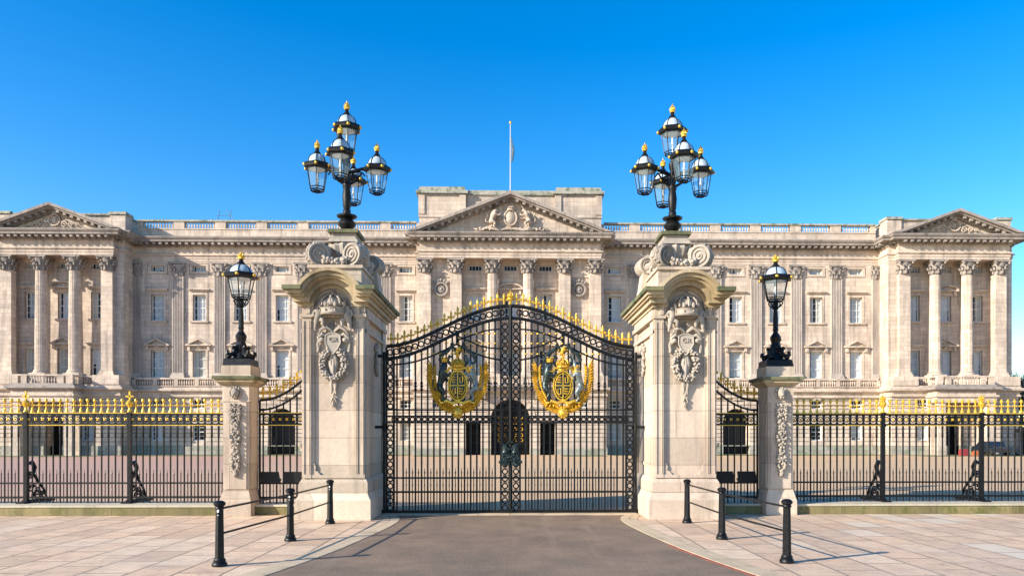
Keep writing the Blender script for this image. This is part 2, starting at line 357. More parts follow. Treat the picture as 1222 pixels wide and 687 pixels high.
def sweep(mb, path, prof, closed_ends=True):
    """profile (out, z) swept along a plan path with mitred corners; outside is to the right of travel."""
    P = [Vector(p) for p in path]; n = len(P); offs = []
    for i in range(n):
        if i == 0: d = (P[1] - P[0]).normalized(); nn = Vector((d.y, -d.x)); offs.append(nn); continue
        if i == n - 1: d = (P[-1] - P[-2]).normalized(); nn = Vector((d.y, -d.x)); offs.append(nn); continue
        d1 = (P[i] - P[i - 1]).normalized(); d2 = (P[i + 1] - P[i]).normalized()
        n1 = Vector((d1.y, -d1.x)); n2 = Vector((d2.y, -d2.x)); s_ = (n1 + n2)
        offs.append(s_ / (1 + n1.dot(n2)))
    vs = []; m = len(prof)
    for i in range(n):
        for o, z in prof: q = P[i] + offs[i] * o; vs.append((q.x, q.y, z))
    fs = []
    for i in range(n - 1):
        for k in range(m - 1): fs.append((i * m + k, (i + 1) * m + k, (i + 1) * m + k + 1, i * m + k + 1))
    if closed_ends: fs += [tuple(range(m))[::-1], tuple((n - 1) * m + k for k in range(m))]
    mb.add(vs, fs)
def along(path, step, margin=0.2):
    out = []
    for a, b in zip(path[:-1], path[1:]):
        a = Vector(a); b = Vector(b); L = (b - a).length
        if L < .5: continue
        d = (b - a) / L; nrm = Vector((d.y, -d.x)); k = max(1, int(L / step))
        for i in range(k): out.append((a + d * (L * (i + .5) / k), d, nrm))
    return out
def obox(mb, p, d, nrm, w, o0, o1, z0, z1):
    a, b = d * w / 2, nrm
    c = [p - a + b * o0, p + a + b * o0, p + a + b * o1, p - a + b * o1]
    mb.prism_z([(q.x, q.y) for q in c], z0, z1)

# ------------------------------------------------------------------ ground, forecourt, drive
g = MB(); g.add([(-2500, -600, -.05), (2500, -600, -.05), (2500, 3500, -.05), (-2500, 3500, -.05)], [(0, 1, 2, 3)]); struct(g.build('ground', 'earth'))
g = MB(); g.add([(-90, -.3, 0), (90, -.3, 0), (90, 62, 0), (-90, 62, 0)], [(0, 1, 2, 3)]); struct(g.build('forecourt', 'forecourt'))
g = MB(); g.add([(-70, -70, 0), (70, -70, 0), (70, -.3, 0), (-70, -.3, 0)], [(0, 1, 2, 3)]); struct(g.build('pavement', 'paving'))
edge = [(0.0, 2.95), (-.9, 2.62), (-1.6, 2.5), (-2.4, 2.5), (-3.5, 2.58), (-5, 2.74), (-6.5, 2.94), (-8.5, 3.34), (-10.5, 3.95), (-12.5, 5.0), (-14.5, 6.7), (-16.5, 9.5), (-18, 14)]
def smooth_pts(pts, k=5):
    out = []
    for i in range(len(pts) - 1):
        p0, p1, p2, p3 = pts[max(i - 1, 0)], pts[i], pts[i + 1], pts[min(i + 2, len(pts) - 1)]
        for j in range(k):
            t = j / k
            out.append(tuple(.5 * (2 * p1[c] + (p2[c] - p0[c]) * t + (2 * p0[c] - 5 * p1[c] + 4 * p2[c] - p3[c]) * t * t + (3 * p1[c] - p0[c] - 3 * p2[c] + p3[c]) * t ** 3) for c in range(len(p1))))
    out.append(tuple(pts[-1])); return out
E = [e for e in smooth_pts(edge) if e[0] <= -.45]
g = MB(); n_ = len(E)
g.add([(-x, y, .004) for y, x in E] + [(x, y, .004) for y, x in E], [(i, i + 1, n_ + i + 1, n_ + i) for i in range(n_ - 1)])
b_ = len(g.v); g.add([(-14, -18, .004), (14, -18, .004), (14, -70, .004), (-14, -70, .004)], [(0, 3, 2, 1)])
struct(g.build('driveway', 'asphalt'))
def strip(name, side, off, w, z0, z1, mat, seg=0.85, gap=.012, lim=(-17, -.45)):
    # individual kerb stones following the edge of the drive
    g = MB(); pts = [Vector((side * (x), y, 0)) for y, x in E if lim[0] <= y <= lim[1]]
    acc = []; L = 0
    def nor(i):
        d = (pts[min(i + 1, len(pts) - 1)] - pts[max(i - 1, 0)]).normalized(); return Vector((-d.y, d.x, 0)) * (1 if side > 0 else -1)
    inn = [p + nor(i) * off for i, p in enumerate(pts)]; out = [p + nor(i) * (off + w) for i, p in enumerate(pts)]
    T = [0]
    for i in range(1, len(pts)): T.append(T[-1] + (pts[i] - pts[i - 1]).length)
    def at(arr, t):
        for i in range(1, len(T)):
            if t <= T[i]: f = (t - T[i - 1]) / (T[i] - T[i - 1]); return arr[i - 1].lerp(arr[i], f)
        return arr[-1]
    t = 0
    while t < T[-1] - .05:
        t2 = min(t + seg, T[-1]); k = max(1, int(seg / .2)); vs = []
        for j in range(k + 1):
            tt = t + gap / 2 + (t2 - t - gap) * j / k
            for a in (inn, out):
                q = at(a, tt); vs += [(q.x, q.y, z0), (q.x, q.y, z1)]
        fs = [(0, 1, 3, 2), tuple(4 * k + q for q in (0, 2, 3, 1))]
        for j in range(k):
            a = 4 * j; b = a + 4
            fs += [(a + 1, b + 1, b + 3, a + 3), (a, b, b + 1, a + 1), (a + 2, a + 3, b + 3, b + 2)]
        g.add(vs, fs); t = t2
    struct(g.build(name, mat, smooth=0))
for sd_ in (-1, 1):
    strip('kerb', sd_, 0.0, .2, -.02, .013, 'kerb', .9)
    strip('kerb', sd_, .215, .16, -.02, .009, 'kerb', .62)
strip('painted_edge_line', 1, -.075, .06, .0, .008, 'redline', 2.0, .0, (-17, -5.3))
g = MB()
x = -3.1
while x < 3.05: g.box(x, min(x + .76, 3.08), -.43, -.1, -.03, .02); x += .775
struct(g.build('threshold_stones', 'kerb', smooth=0))
for xa, xb, yy in ((-38, -10, 58.6), (10, 38, 58.6), (-52, -39, 55.6), (39, 52, 55.6), (-9.2, -5, 56.2), (5, 9.2, 56.2)):
    g = MB(); g.add([(xa, yy - 3.4, .004), (xb, yy - 3.4, .004), (xb, yy + 2, .004), (xa, yy + 2, .004)], [(0, 1, 2, 3)])
    o = struct(g.build('grass_verge', 'grass'))

# ------------------------------------------------------------------ the palace
PAL = thing('palace', (0, 60, 0), 'long pale stone palace with columned centre and two pedimented end pavilions', 'palace')
class PM(MB):                                     # palace parts are written in world coordinates
    def build(s, name, mats, **k):
        s.v = [(x, y - 60, z) for x, y, z in s.v]; return MB.build(s, name, mats, PAL, **k)
YW, YPW, YPF, YCW, YCR, YCF = 61.0, 58.9, 58.2, 59.3, 60.0, 58.6
PC, PH, PB = 45.0, 6.4, 5.7                        # pavilion centre, half width, half width of breakfront
BAYS = [10.82 + 4.23 * k for k in range(7)]
def courses(x0, x1, z0=1.32, z1=6.1, step=.42): 
    out = []; z = z0
    while z < z1: out.append((x0, x1, z, z + .055, .07, False)); z += step
    return out
def win_rects(x, w, z0, z1, dep=.42): return (x - w / 2, x + w / 2, z0, z1, dep, True)
W1, W2, W3, W4, W5 = (1.34, 7.95, 10.72), (1.32, 13.75, 16.4), (1.36, 18.78, 19.38), (1.15, 4.75, 5.6), (1.15, 1.45, 3.22)

def arch_fill(mb, x, w, zs, ztop, Y, dep, n=14):   # spandrels that turn a square opening head into a round one
    r = w / 2; pts = [(x + r * cos(pi * i / n), zs + (ztop - zs) * sin(pi * i / n)) for i in range(n + 1)]
    mb.prism([(x + r, ztop + .001)] + [p for p in pts[:n // 2 + 1]], Y, Y + dep)
    mb.prism([(x - r, ztop + .001)] + [p for p in pts[n // 2:]][::-1], Y, Y + dep)

for s in (-1, 1):
    # ---- wing, upper walls
    x0, x1 = (9.5, 38.6) if s > 0 else (-38.6, -9.5)
    m = PM(); R = []
    for bx in BAYS:
        X = s * bx
        R += [(X - 1.05, X + 1.05, 18.45, 19.62, .06, False), (X - .95, X + .95, 18.55, 19.52, -.03, False), win_rects(X, *W3)]
        R += [win_rects(X, *W2), win_rects(X, *W1)]
    hf(m, x0, x1, 6.2, 19.8, YW, R); m.build('wall', 'palace', smooth=0)
    m = PM(); R = courses(x0, x1)
    for k, bx in enumerate(BAYS):
        X = s * bx
        if k == 3: R.append((X - 1.4, X + 1.4, 0, 4.75, 1.4, True))
        else: R += [(X - .8, X + .8, 1.3, 3.4, 0, False), (X - .8, X + .8, 4.6, 5.75, 0, False), win_rects(X, *W5), win_rects(X, *W4)]
    hf(m, x0, x1, .9, 6.3, YW - .25, R)
    arch_fill(m, s * BAYS[3], 2.8, 3.35, 4.75, YW - .25, 1.2)
    m.build('rusticated_wall', ['palace', 'joint'], smooth=0)
    m = PM(); R = [(s * BAYS[3] - 1.4, s * BAYS[3] + 1.4, 0, .95, 1.4, True), (x0, x1, .86, .95, .12, False)]
    hf(m, x0, x1, 0, .95, YW - .4, R); m.build('plinth', 'palace_base', smooth=0)
    # ---- pavilion
    c = s * PC
    m = PM(); R = []
    for dx in (-3.3, 0, 3.3):
        X = c + dx; R += [win_rects(X, *W3), win_rects(X, *W2), win_rects(X, *W1)]
    hf(m, c - 5.0, c + 5.0, 6.2, 20.4, YPW + 1.0, R)
    for a, b in ((c - PH, c - 5.0), (c + 5.0, c + PH)): hf(m, a, b, 6.2, 20.4, YPW, [])
    for a, y in ((c - 5.0, 1), (c + 5.0, -1)): m.box(a - .02, a + .02, YPW + .01, YPW + 1, 6.2, 20.4)
    for sx, depth in ((-PH, -1), (PH, 1)):
        T = Matrix.Translation((c + sx, 0, 0)) @ Matrix.Rotation(depth * pi / 2, 4, 'Z')
        m.add([(c + sx, YPW, 6.2), (c + sx, 72, 6.2), (c + sx, 72, 19.9), (c + sx, YPW, 19.9)], [(0, 1, 2, 3)])
    m.build('pavilion_wall', 'palace', smooth=0)
    m = PM(); R = courses(c - PH - .1, c + PH + .1)
    R += [win_rects(c - 3.3, *W5), win_rects(c + 3.3, *W5), win_rects(c - 3.3, *W4), win_rects(c + 3.3, *W4), (c - .9, c + .9, 0, 3.9, 1.3, True), ]
    hf(m, c - PH - .1, c + PH + .1, .9, 6.3, 58.0, R)
    for sx in (-1, 1):
        xx = c + sx * (PH + .1); Ts = Matrix.Translation((xx, 58.0, 0)) @ Matrix.Rotation(sx * pi / 2, 4, 'Z')
        hf(m, 0, 14, .9, 6.3, 0, courses(0, 14), Ts if sx > 0 else Matrix.Translation((xx, 72, 0)) @ Matrix.Rotation(-pi / 2, 4, 'Z'))
    m.build('rusticated_wall', ['palace', 'joint'], smooth=0)
    for sx in (-1, 1):
        m = PM(); a, b = sorted((c + sx * (PH + .2), c + sx * .9)); m.box(a, b, 57.86, 59, 0, .93)
        a, b = sorted((c + sx * (PH + .2), c + sx * (PH - .5))); m.box(a, b, 59, 72, 0, .925); m.build('plinth', 'palace_base', smooth=0)
    # porch under the middle of the pavilion
    m = PM()
    for dx in (-2.45, 2.45):
        for yy in (56.4, 57.7): m.box(c + dx - .38, c + dx + .38, yy - .3, yy + .3, 0, 5.2)
        R2 = []
    m.box(c - 3.0, c + 3.0, 56.0, 57.99, 5.2, 5.75); m.box(c - 3.15, c + 3.15, 55.85, 57.98, 5.75, 5.95); m.box(c - 2.95, c + 2.95, 56.05, 57.97, 5.95, 6.25)
    m.build('porch', 'palace', smooth=0)
    m = PM(); sweep(m, [(c - 2.9, 57.9), (c - 2.9, 56.1), (c + 2.9, 56.1), (c + 2.9, 57.9)], [(-1.5, 6.25), (.0, 6.25), (.3, 6.45), (.45, 6.5), (.45, 6.68), (.3, 6.75), (.1, 6.8), (.1, 6.98), (-1.5, 6.98)])
    m.build('balcony', 'palace_dark', smooth=0)
    m = PM(); sweep(m, [(c - 2.8, 57.9), (c - 2.8, 56.2), (c + 2.8, 56.2), (c + 2.8, 57.9)], [(-.25, 7.7), (.08, 7.7), (.08, 7.85), (-.25, 7.85), (-.25, 7.7)])
    for dx in (-2.6, -1.75, 1.75, 2.6): m.box(c + dx - .28, c + dx + .28, 56.15, 56.5, 6.98, 7.7)
    for i in range(11): m.lathe([(.07, 0), (.05, .1), (.1, .3), (.05, .55), (.07, .7)], (c - 1.35 + i * .27, 56.32, 6.99), 6)
    for dx in (-2.62, 2.62):
        for i in range(4): m.lathe([(.07, 0), (.05, .1), (.1, .3), (.05, .55), (.07, .7)], (c + dx, 56.7 + i * .3, 6.99), 6)
    m.build('balustrade', 'palace', smooth=0)
    # stone podium the columns stand on
    m = PM()
    for a, b in ((c - 6.5, c - 3.9), (c - 2.6, c - .7), (c + .7, c + 2.6), (c + 3.9, c + 6.5)): m.box(a, b, 57.7, 59.9, 6.98, 7.9)
    m.box(c - 3.9, c + 3.9, 58.4, 58.65, 7.7, 7.9)
    for xa in (c - 3.9, c - .7, c + 2.6):
        w = 1.3 if abs(xa - c) > 1 else 1.4
        for i in range(5): m.lathe([(.07, 0), (.05, .1), (.1, .3), (.05, .55), (.07, .72)], (xa + .15 + i * (w - .3) / 4, 58.5, 6.985), 6)
    m.build('column_podium', 'palace', smooth=0)
    # dark rooms behind openings
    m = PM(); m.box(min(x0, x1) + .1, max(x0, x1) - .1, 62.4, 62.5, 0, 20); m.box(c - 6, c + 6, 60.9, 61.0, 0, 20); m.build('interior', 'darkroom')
# ---- centre block
m = PM(); R = []
for dx in (-3.6, 0, 3.6): R += [win_rects(dx, *W3), win_rects(dx, *W2), win_rects(dx, *W1)]
hf(m, -5.0, 5.0, 6.2, 20.4, YCR, R)
for a, b in ((-9.5, -5.0), (5.0, 9.5)):
    xm = (a + b) / 2 
    hf(m, a, b, 6.2, 20.4, YCW, [(xm - .95 + (.25 if a < 0 else -.25), xm + .95 + (.25 if a < 0 else -.25), 8.6, 18.0, .1, False)])
m.box(-5.04, -4.98, YCW + .01, YCR, 6.2, 20.4); m.box(4.98, 5.04, YCW + .01, YCR, 6.2, 20.4)
for xx in (-9.5, 9.5): m.add([(xx, YCW, 6.2), (xx, 61.2, 6.2), (xx, 61.2, 19.9), (xx, YCW, 19.9)], [(0, 1, 2, 3)])
m.build('centre_wall', 'palace', smooth=0)
m = PM(); R = courses(-9.6, 9.6)
R += [(-1.95, 1.95, 0, 5.6, 2.2, True)] + [(s * 3.72 - .75, s * 3.72 + .75, 0, 3.2, 1.2, True) for s in (-1, 1)]
R += [win_rects(s * 7.2, *W4) for s in (-1, 1)]
hf(m, -9.6, 9.6, .0, 6.3, 58.0, R); arch_fill(m, 0, 3.9, 3.65, 5.6, 58.0, 2.0)
for xx in (-9.6, 9.6):
    Ts = Matrix.Translation((xx, 58.0, 0)) @ Matrix.Rotation(pi / 2, 4, 'Z') if xx > 0 else Matrix.Translation((xx, 61, 0)) @ Matrix.Rotation(-pi / 2, 4, 'Z')
    hf(m, 0, 3.0, 0, 6.3, 0, courses(0, 3), Ts)
for i in range(13):                               # voussoirs round the arch
    a0, a1 = pi * (i + .06) / 13, pi * (i + .94) / 13
    m.prism([(1.96 * cos(a0), 3.65 + 1.96 * sin(a0)), (2.5 * cos(a0), 3.65 + 2.5 * sin(a0)), (2.5 * cos(a1), 3.65 + 2.5 * sin(a1)), (1.96 * cos(a1), 3.65 + 1.96 * sin(a1))], 57.93, 58.1)
m.build('rusticated_wall', ['palace', 'joint'], smooth=0)
for a, b in ((-9.7, -4.5), (4.5, 9.7), (-2.95, -1.97), (1.97, 2.95)): m = PM(); m.box(a, b, 57.9, 58.5, 0, .7); m.build('plinth', 'palace_base', smooth=0)
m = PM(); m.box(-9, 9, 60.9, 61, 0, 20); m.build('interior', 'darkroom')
m = PM()                                          # iron gates inside the three centre archways
for x, w, h in ((0, 3.9, 5.0), (-3.72, 1.5, 3.2), (3.72, 1.5, 3.2)):
    k = int(w / .24)
    for i in range(k + 1):
        xx = x - w / 2 + w * i / k; m.tube([(xx, 59.0, 0.05), (xx, 59.0, h)], .025, 5)
    for z in (.3, 1.2, 2.2, h * .96): m.box(x - w / 2, x + w / 2, 58.97, 59.03, z - .04, z + .04)
m.k = 1
for x in (-1.1, -.45, .45, 1.1):
    for z in (1.5, 2.0, 2.6, 3.2, 3.8): m.ring((x, 58.94, z), .16, .03, 8, 4)
m.build('archway_gate', ['iron', 'gold'])
# central balcony
m = PM(); sweep(m, [(-5.3, 58.0), (-5.3, 57.0), (5.3, 57.0), (5.3, 58.0)], [(-.9, 6.35), (-.1, 6.35), (.0, 6.6), (.25, 6.72), (.25, 6.95), (-.9, 6.95)])
for x in (-4.8, -2.7, 2.7, 4.8): m.prism_z([(x - .22, 57.99), (x - .22, 57.2), (x + .22, 57.2), (x + .22, 57.99)], 5.6, 6.34)
m.build('balcony', 'palace_dark', smooth=0)
m = PM(); sweep(m, [(-5.2, 58.0), (-5.2, 57.1), (5.2, 57.1), (5.2, 58.0)], [(-.25, 7.7), (.05, 7.7), (.05, 7.85), (-.25, 7.85), (-.25, 7.7)])
for x in (-5.0, -3.0, -1.0, 1.0, 3.0, 5.0): m.box(x - .25, x + .25, 57.08, 57.4, 6.95, 7.7)
for a in (-5.0, -3.0, -1.0, 1.0, 3.0):
    for i in range(5): m.lathe([(.07, 0), (.05, .1), (.1, .3), (.05, .55), (.07, .75)], (a + .42 + i * .29, 57.25, 6.95), 6)
m.build('balustrade', 'palace', smooth=0)
m = PM()
for a, b in ((-9.7, -5.2), (5.2, 9.7)): m.box(a, b, 57.75, 59.4, 6.98, 7.9)
m.box(-5.2, 5.2, 58.05, 60.1, 6.98, 7.1)
for x in (-1.8, 1.8): m.box(x - .8, x + .8, 58.0, 59.9, 7.1, 7.9)
m.build('column_podium', 'palace', smooth=0)

# ---- long mouldings
def main_path(front=True):
    L = []
    for c in (-PC,):
        L += [(c - PH, 72), (c - PH, YPW), (c - PB, YPW), (c - PB, YPF), (c + PB, YPF), (c + PB, YPW), (c + PH, YPW), (c + PH, YW)]
    L += [(-9.5, YW), (-9.5, YCW), (-9.15, YCW), (-9.15, YCF), (9.15, YCF), (9.15, YCW), (9.5, YCW), (9.5, YW)]
    L += [(-x, y) for x, y in reversed([q for q in L if q[0] <= -PC + PH + .01 and q[0] >= -52][:8])]
    return L
MP = main_path()
m = PM(); sweep(m, MP, [(-1.7, 19.78), (.02, 19.78), (.02, 20.05), (.07, 20.08), (.07, 20.33), (.2, 20.4), (.2, 20.52), (0, 20.56), (0, 21.2), (.1, 21.24), (.1, 21.3), (.16, 21.32)]); m.build('entablature', 'palace', smooth=0)
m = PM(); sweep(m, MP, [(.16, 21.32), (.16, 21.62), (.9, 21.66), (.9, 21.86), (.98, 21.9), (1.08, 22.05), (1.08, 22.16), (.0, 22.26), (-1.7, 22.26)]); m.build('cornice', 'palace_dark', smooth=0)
m = PM()
for xa, xb in ((-60, -38), (-38, -9.7), (-9.7, 9.7), (9.7, 38), (38, 60)):
    m = PM()
    for p, d, nn in along(MP[1:-1], .66):
        if xa < p.x < xb: obox(m, p, d, nn, .3, .15, .8, 21.4, 21.64)
    for p, d, nn in along(MP[1:-1], .26):
        if xa < p.x < xb: obox(m, p, d, nn, .13, .09, .2, 21.22, 21.33)
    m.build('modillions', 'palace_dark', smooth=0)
# first floor string course and wing balcony
LP = [(-51.5, 72), (-51.5, 57.9), (-38.5, 57.9), (-38.5, 60.6), (-9.6, 60.6), (-9.6, 57.9), (9.6, 57.9), (9.6, 60.6), (38.5, 60.6), (38.5, 57.9), (51.5, 57.9), (51.5, 72)]
m = PM(); sweep(m, LP, [(-1.3, 5.85), (.08, 5.85), (.12, 5.9), (.12, 6.02), (.04, 6.06), (.04, 6.32), (.3, 6.42), (.42, 6.5), (.42, 6.66), (.3, 6.72), (.12, 6.78), (.12, 6.99), (-1.3, 6.99)]); m.build('string_course', 'palace', smooth=0)
for s in (-1, 1):
    m = PM(); x0, x1 = (9.75, 38.3) if s > 0 else (-38.3, -9.75)
    m.box(x0, x1, 60.33, 60.62, 7.68, 7.85); m.box(x0, x1, 60.36, 60.6, 6.98, 7.06)
    hb = 4.23 / 2; a = BAYS[0] - hb / 2 - .0
    k = 0
    while True:
        xc = BAYS[0] - hb / 2 + k * hb; k += 1
        if xc > 38: break
        if xc - .85 < 9.8: continue
        for i in range(7): m.lathe([(.065, 0), (.045, .08), (.1, .26), (.05, .48), (.065, .63)], (s * (xc - .72 + i * .24), 60.48, 7.055), 6)
        m.box(min(s * (xc + .86), s * (xc + hb - .86)), max(s * (xc + .86), s * (xc + hb - .86)), 60.37, 60.595, 7.05, 7.69)
    m.build('balustrade', 'palace', smooth=0)
    # parapet
    m = PM(); m.box(x0, x1, 61.0, 61.6, 22.2, 23.1); m.box(x0, x1, 60.93, 61.62, 23.1, 23.22); m.build('parapet', 'palace', smooth=0)
    m = PM()
    for bx in [BAYS[0] - hb] + [b + hb for b in BAYS]:
        w = .55; a, b = bx - w, bx + w
        a = max(a, 9.75); b = min(b, 38.3); m.box(min(s * a, s * b), max(s * a, s * b), 61.06, 61.5, 23.22, 23.92)
    for bx in BAYS:
        for i in range(11): m.lathe([(.075, 0), (.05, .1), (.11, .28), (.055, .5), (.08, .7)], (s * (bx - 1.4 + i * .28), 61.27, 23.22), 6)
    m.build('balustrade', 'palace', smooth=0)
    m = PM(); m.box(x0, x1, 60.98, 61.56, 23.92, 24.1); m.build('coping', 'palace_roof', smooth=0)
    # pavilion attic
    c = s * PC
    m = PM(); m.box(c - 6.2, c + 6.2, 59.3, 70, 22.2, 24.0)
    for dx in (-5.7, 5.7): m.box(c + dx - .75, c + dx + .75, 59.1, 60.5, 22.2, 24.05)
    m.build('attic', 'palace', smooth=0)
    m = PM(); m.box(c - 6.35, c + 6.35, 59.1, 70.1, 24.0, 24.16)
    for dx in (-5.7, 5.7): m.box(c + dx - .85, c + dx + .85, 58.98, 60.6, 24.05, 24.32)
    m.build('coping', 'palace_roof', smooth=0)
m = PM(); m.box(-9.2, 9.2, 60.6, 69, 22.2, 26.7)
for dx in (-1, 1):
    xa = dx * 7.0; m.box(xa - 2.35, xa + 2.35, 60.2, 69.05, 22.2, 26.68)
    for q in (-2.1, 2.1): m.box(xa + q - .32, xa + q + .32, 60.08, 60.3, 24.6, 26.6)
    m.box(xa - 2.42, xa + 2.42, 60.1, 69.1, 24.3, 24.5)
m.build('centre_attic', 'palace', smooth=0)
m = PM(); m.box(-9.3, 9.3, 60.4, 69.2, 26.7, 26.95); m.box(-9.1, 9.1, 60.7, 69, 26.95, 27.25)
for dx in (-1, 1):
    xa = dx * 7.0; m.box(xa - 2.65, xa + 2.65, 59.9, 69.3, 26.705, 27.0); m.prism([(xa - 2.4, 27.0), (xa + 2.4, 27.0), (xa + 2.3, 27.42), (xa - 2.3, 27.42)], 60.15, 69)
m.build('coping', 'palace_roof', smooth=0)
m = PM()
for dx in (-1, 1):
    xa = dx * 7.0
    m.box(xa - 2.2, xa + 2.2, 60.1, 60.3, 26.5, 26.69)
m.box(-51, 51, 62.6, 76, .0, 22.25); m.build('rear_block', 'palace_dark', smooth=0)

# ---- pediments
def pediment(cx, W, z0, rise, Yf, back, nm):
    m = PM(); n = sqrt(W * W + rise * rise); ux, uz = W / n, rise / n
    def strip(o0, o1, y0, y1, hw=W):              # raking strip between offsets measured down from the top line
        for s in (-1, 1):
            # inner points meet at the apex vertical
            def pt(off): return [(cx + s * (hw), z0), (cx, z0 + rise)], off
            dz0, dz1 = o0 * n / W, o1 * n / W
            xa = W - max(0, dz0) * W / rise; xb = W - dz1 * W / rise
            m.prism([(cx + s * xa, z0 + .002), (cx, z0 + rise - dz0), (cx, z0 + rise - dz1), (cx + s * xb, z0 + .002)], y0, y1)
    strip(0, .26, Yf - 1.12, back); strip(.26, .42, Yf - .85, back); strip(.42, .7, Yf - .2, back)
    s_ = int(n / .7)
    for s in (-1, 1):
        for i in range(1, s_):
            t = i / s_; x = cx + s * W * (1 - t); z = z0 + rise * t - .54 * n / W
            if z < z0 + .12 or abs(x - cx) < .3: continue
            m.box(x - .15, x + .15, Yf - .75, Yf - .1, z - .12, z + .12)
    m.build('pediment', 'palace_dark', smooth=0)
    m = PM(); m.prism([(cx - W + 1.6, z0), (cx + W - 1.6, z0), (cx, z0 + rise - .62)], Yf + .05, Yf + .6); m.prism([(cx - W + .8, z0), (cx + W - .8, z0), (cx, z0 + rise - .3)], Yf + .6, back - .01); m.build('tympanum', 'palace', smooth=0)
pediment(0, 10.15, 22.24, 3.95, YCF, 61.0, 'c')
for s in (-1, 1): pediment(s * PC, 6.75, 22.24, 2.45, YPF, 60.0, 'p')

# ---- heraldic beasts, shared between the gate and the pediment
lionN = {'pel': ((-.12, 0, .38), .10), 'bel': ((-.08, 0, .52), .085), 'chest': ((-.02, 0, .68), .13), 'neck': ((.0, 0, .82), .125), 'head': ((.07, -.02, .92), .09), 'muz': ((.16, -.03, .9), .05),
    'a1': ((.07, -.09, .70), .05), 'b1': ((.17, -.09, .64), .036), 'c1': ((.27, -.07, .75), .04), 'a2': ((.06, .07, .6), .045), 'b2': ((.18, .06, .53), .034), 'c2': ((.27, .04, .6), .038),
    'h1': ((-.06, -.09, .34), .075), 'k1': ((.07, -.09, .25), .05), 'g1': ((-.05, -.09, .13), .03), 'f1': ((.06, -.09, .03), .036), 'h2': ((-.14, .08, .32), .07), 'k2': ((-.06, .08, .2), .045), 'g2': ((-.16, .08, .1), .03), 'f2': ((-.08, .08, .02), .035),
    't1': ((-.22, 0, .33), .025), 't2': ((-.34, 0, .34), .02), 't3': ((-.36, 0, .52), .018), 't4': ((-.27, 0, .64), .02), 't5': ((-.33, 0, .78), .04)}
lionE = [('pel', 'bel'), ('bel', 'chest'), ('chest', 'neck'), ('neck', 'head'), ('head', 'muz'), ('chest', 'a1'), ('a1', 'b1'), ('b1', 'c1'), ('bel', 'a2'), ('a2', 'b2'), ('b2', 'c2'), ('pel', 'h1'), ('h1', 'k1'), ('k1', 'g1'), ('g1', 'f1'), ('pel', 'h2'), ('h2', 'k2'), ('k2', 'g2'), ('g2', 'f2'), ('pel', 't1'), ('t1', 't2'), ('t2', 't3'), ('t3', 't4'), ('t4', 't5')]
LION = skin(lionN, lionE, fat=1.3)
uniN = dict(lionN); uniN.update({'neck': ((.02, 0, .84), .08), 'head': ((.06, -.02, .97), .062), 'muz': ((.17, -.03, .9), .036), 'chest': ((-.02, 0, .68), .11), 't5': ((-.36, 0, .8), .03)})
for k, r in (('c1', .022), ('c2', .022), ('f1', .026), ('f2', .026), ('b1', .026), ('b2', .026)): uniN[k] = (uniN[k][0], r)
uniN['horn0'] = ((.12, -.02, 1.02), .016); uniN['horn'] = ((.22, -.02, 1.2), .006)
UNI = skin(uniN, lionE + [('head', 'horn0'), ('horn0', 'horn')], fat=1.25)

def crown(mb, c, w, h, n=12):                     # royal crown: band, four arches, cap, orb and cross
    x, y, z = c; r = w / 2
    mb.lathe([(r * .92, 0), (r * 1.0, h * .06), (r * .94, h * .1), (r * .96, h * .2), (r * 1.04, h * .25)], c, n)
    for k in range(8):
        t = 2 * pi * k / 8 + .39; px, py = x + r * cos(t), y + r * sin(t)
        mb.blob((px, py, z + h * .34), (w * .07, w * .07, h * .11), 6, 4); mb.blob((px, py, z + h * .14), (w * .045,) * 3, 5, 4)
    for k in range(4):
        t = pi * k / 4; pts = []
        for i in range(9):
            a = pi * i / 8; rr = r * 1.02 * cos(a); zz = h * .3 + h * .42 * sin(a) ** .7
            pts.append((x + rr * cos(t), y + rr * sin(t), z + zz))
        mb.tube(pts, w * .035, 5)
        for p in pts[1:-1:1]: mb.blob(p, w * .05, 5, 4)
    mb.blob((x, y, z + h * .42), (r * .82, r * .82, h * .26), 10, 6)
    mb.blob((x, y, z + h * .78), h * .07, 7, 5)
    mb.box(x - h * .02, x + h * .02, y - h * .02, y + h * .02, z + h * .82, z + h * 1.0); mb.box(x - h * .07, x + h * .07, y - h * .02, y + h * .02, z + h * .89, z + h * .93)

# pediment sculpture
Yt = YCF
m = PM()
m.blob((0, Yt - .1, 23.75), (.58, .4, .75), 12, 8); m.ring((0, Yt - .3, 23.75), .62, .09, 16, 6, sz=1.25)
m.T = None; crown(m, (0, Yt - .2, 24.45), .8, .85)
for s in (-1, 1):
    add_mesh(m, LION if s < 0 else UNI, Matrix.Translation((s * 1.6, Yt - .3, 22.65)) @ Matrix.Scale(-s * 2.5, 4, (1, 0, 0)) @ Matrix.Scale(3.2, 4, (0, 1, 0)) @ Matrix.Scale(1.95, 4, (0, 0, 1)))
    m.tube([(s * .2, Yt - .2, 22.7), (s * 1.2, Yt - .2, 22.55), (s * 2.4, Yt - .2, 22.75), (s * 3.2, Yt - .15, 22.5), (s * 3.7, Yt - .1, 22.75)], [.16, .2, .16, .14, .06], 6)
    for i in range(9): m.blob((s * (.7 + i * .33), Yt - .2, 22.6 + .12 * (i % 2)), (.17, .2, .13), 6, 4)
m.build('pediment_sculpture', 'palace', smooth=60)
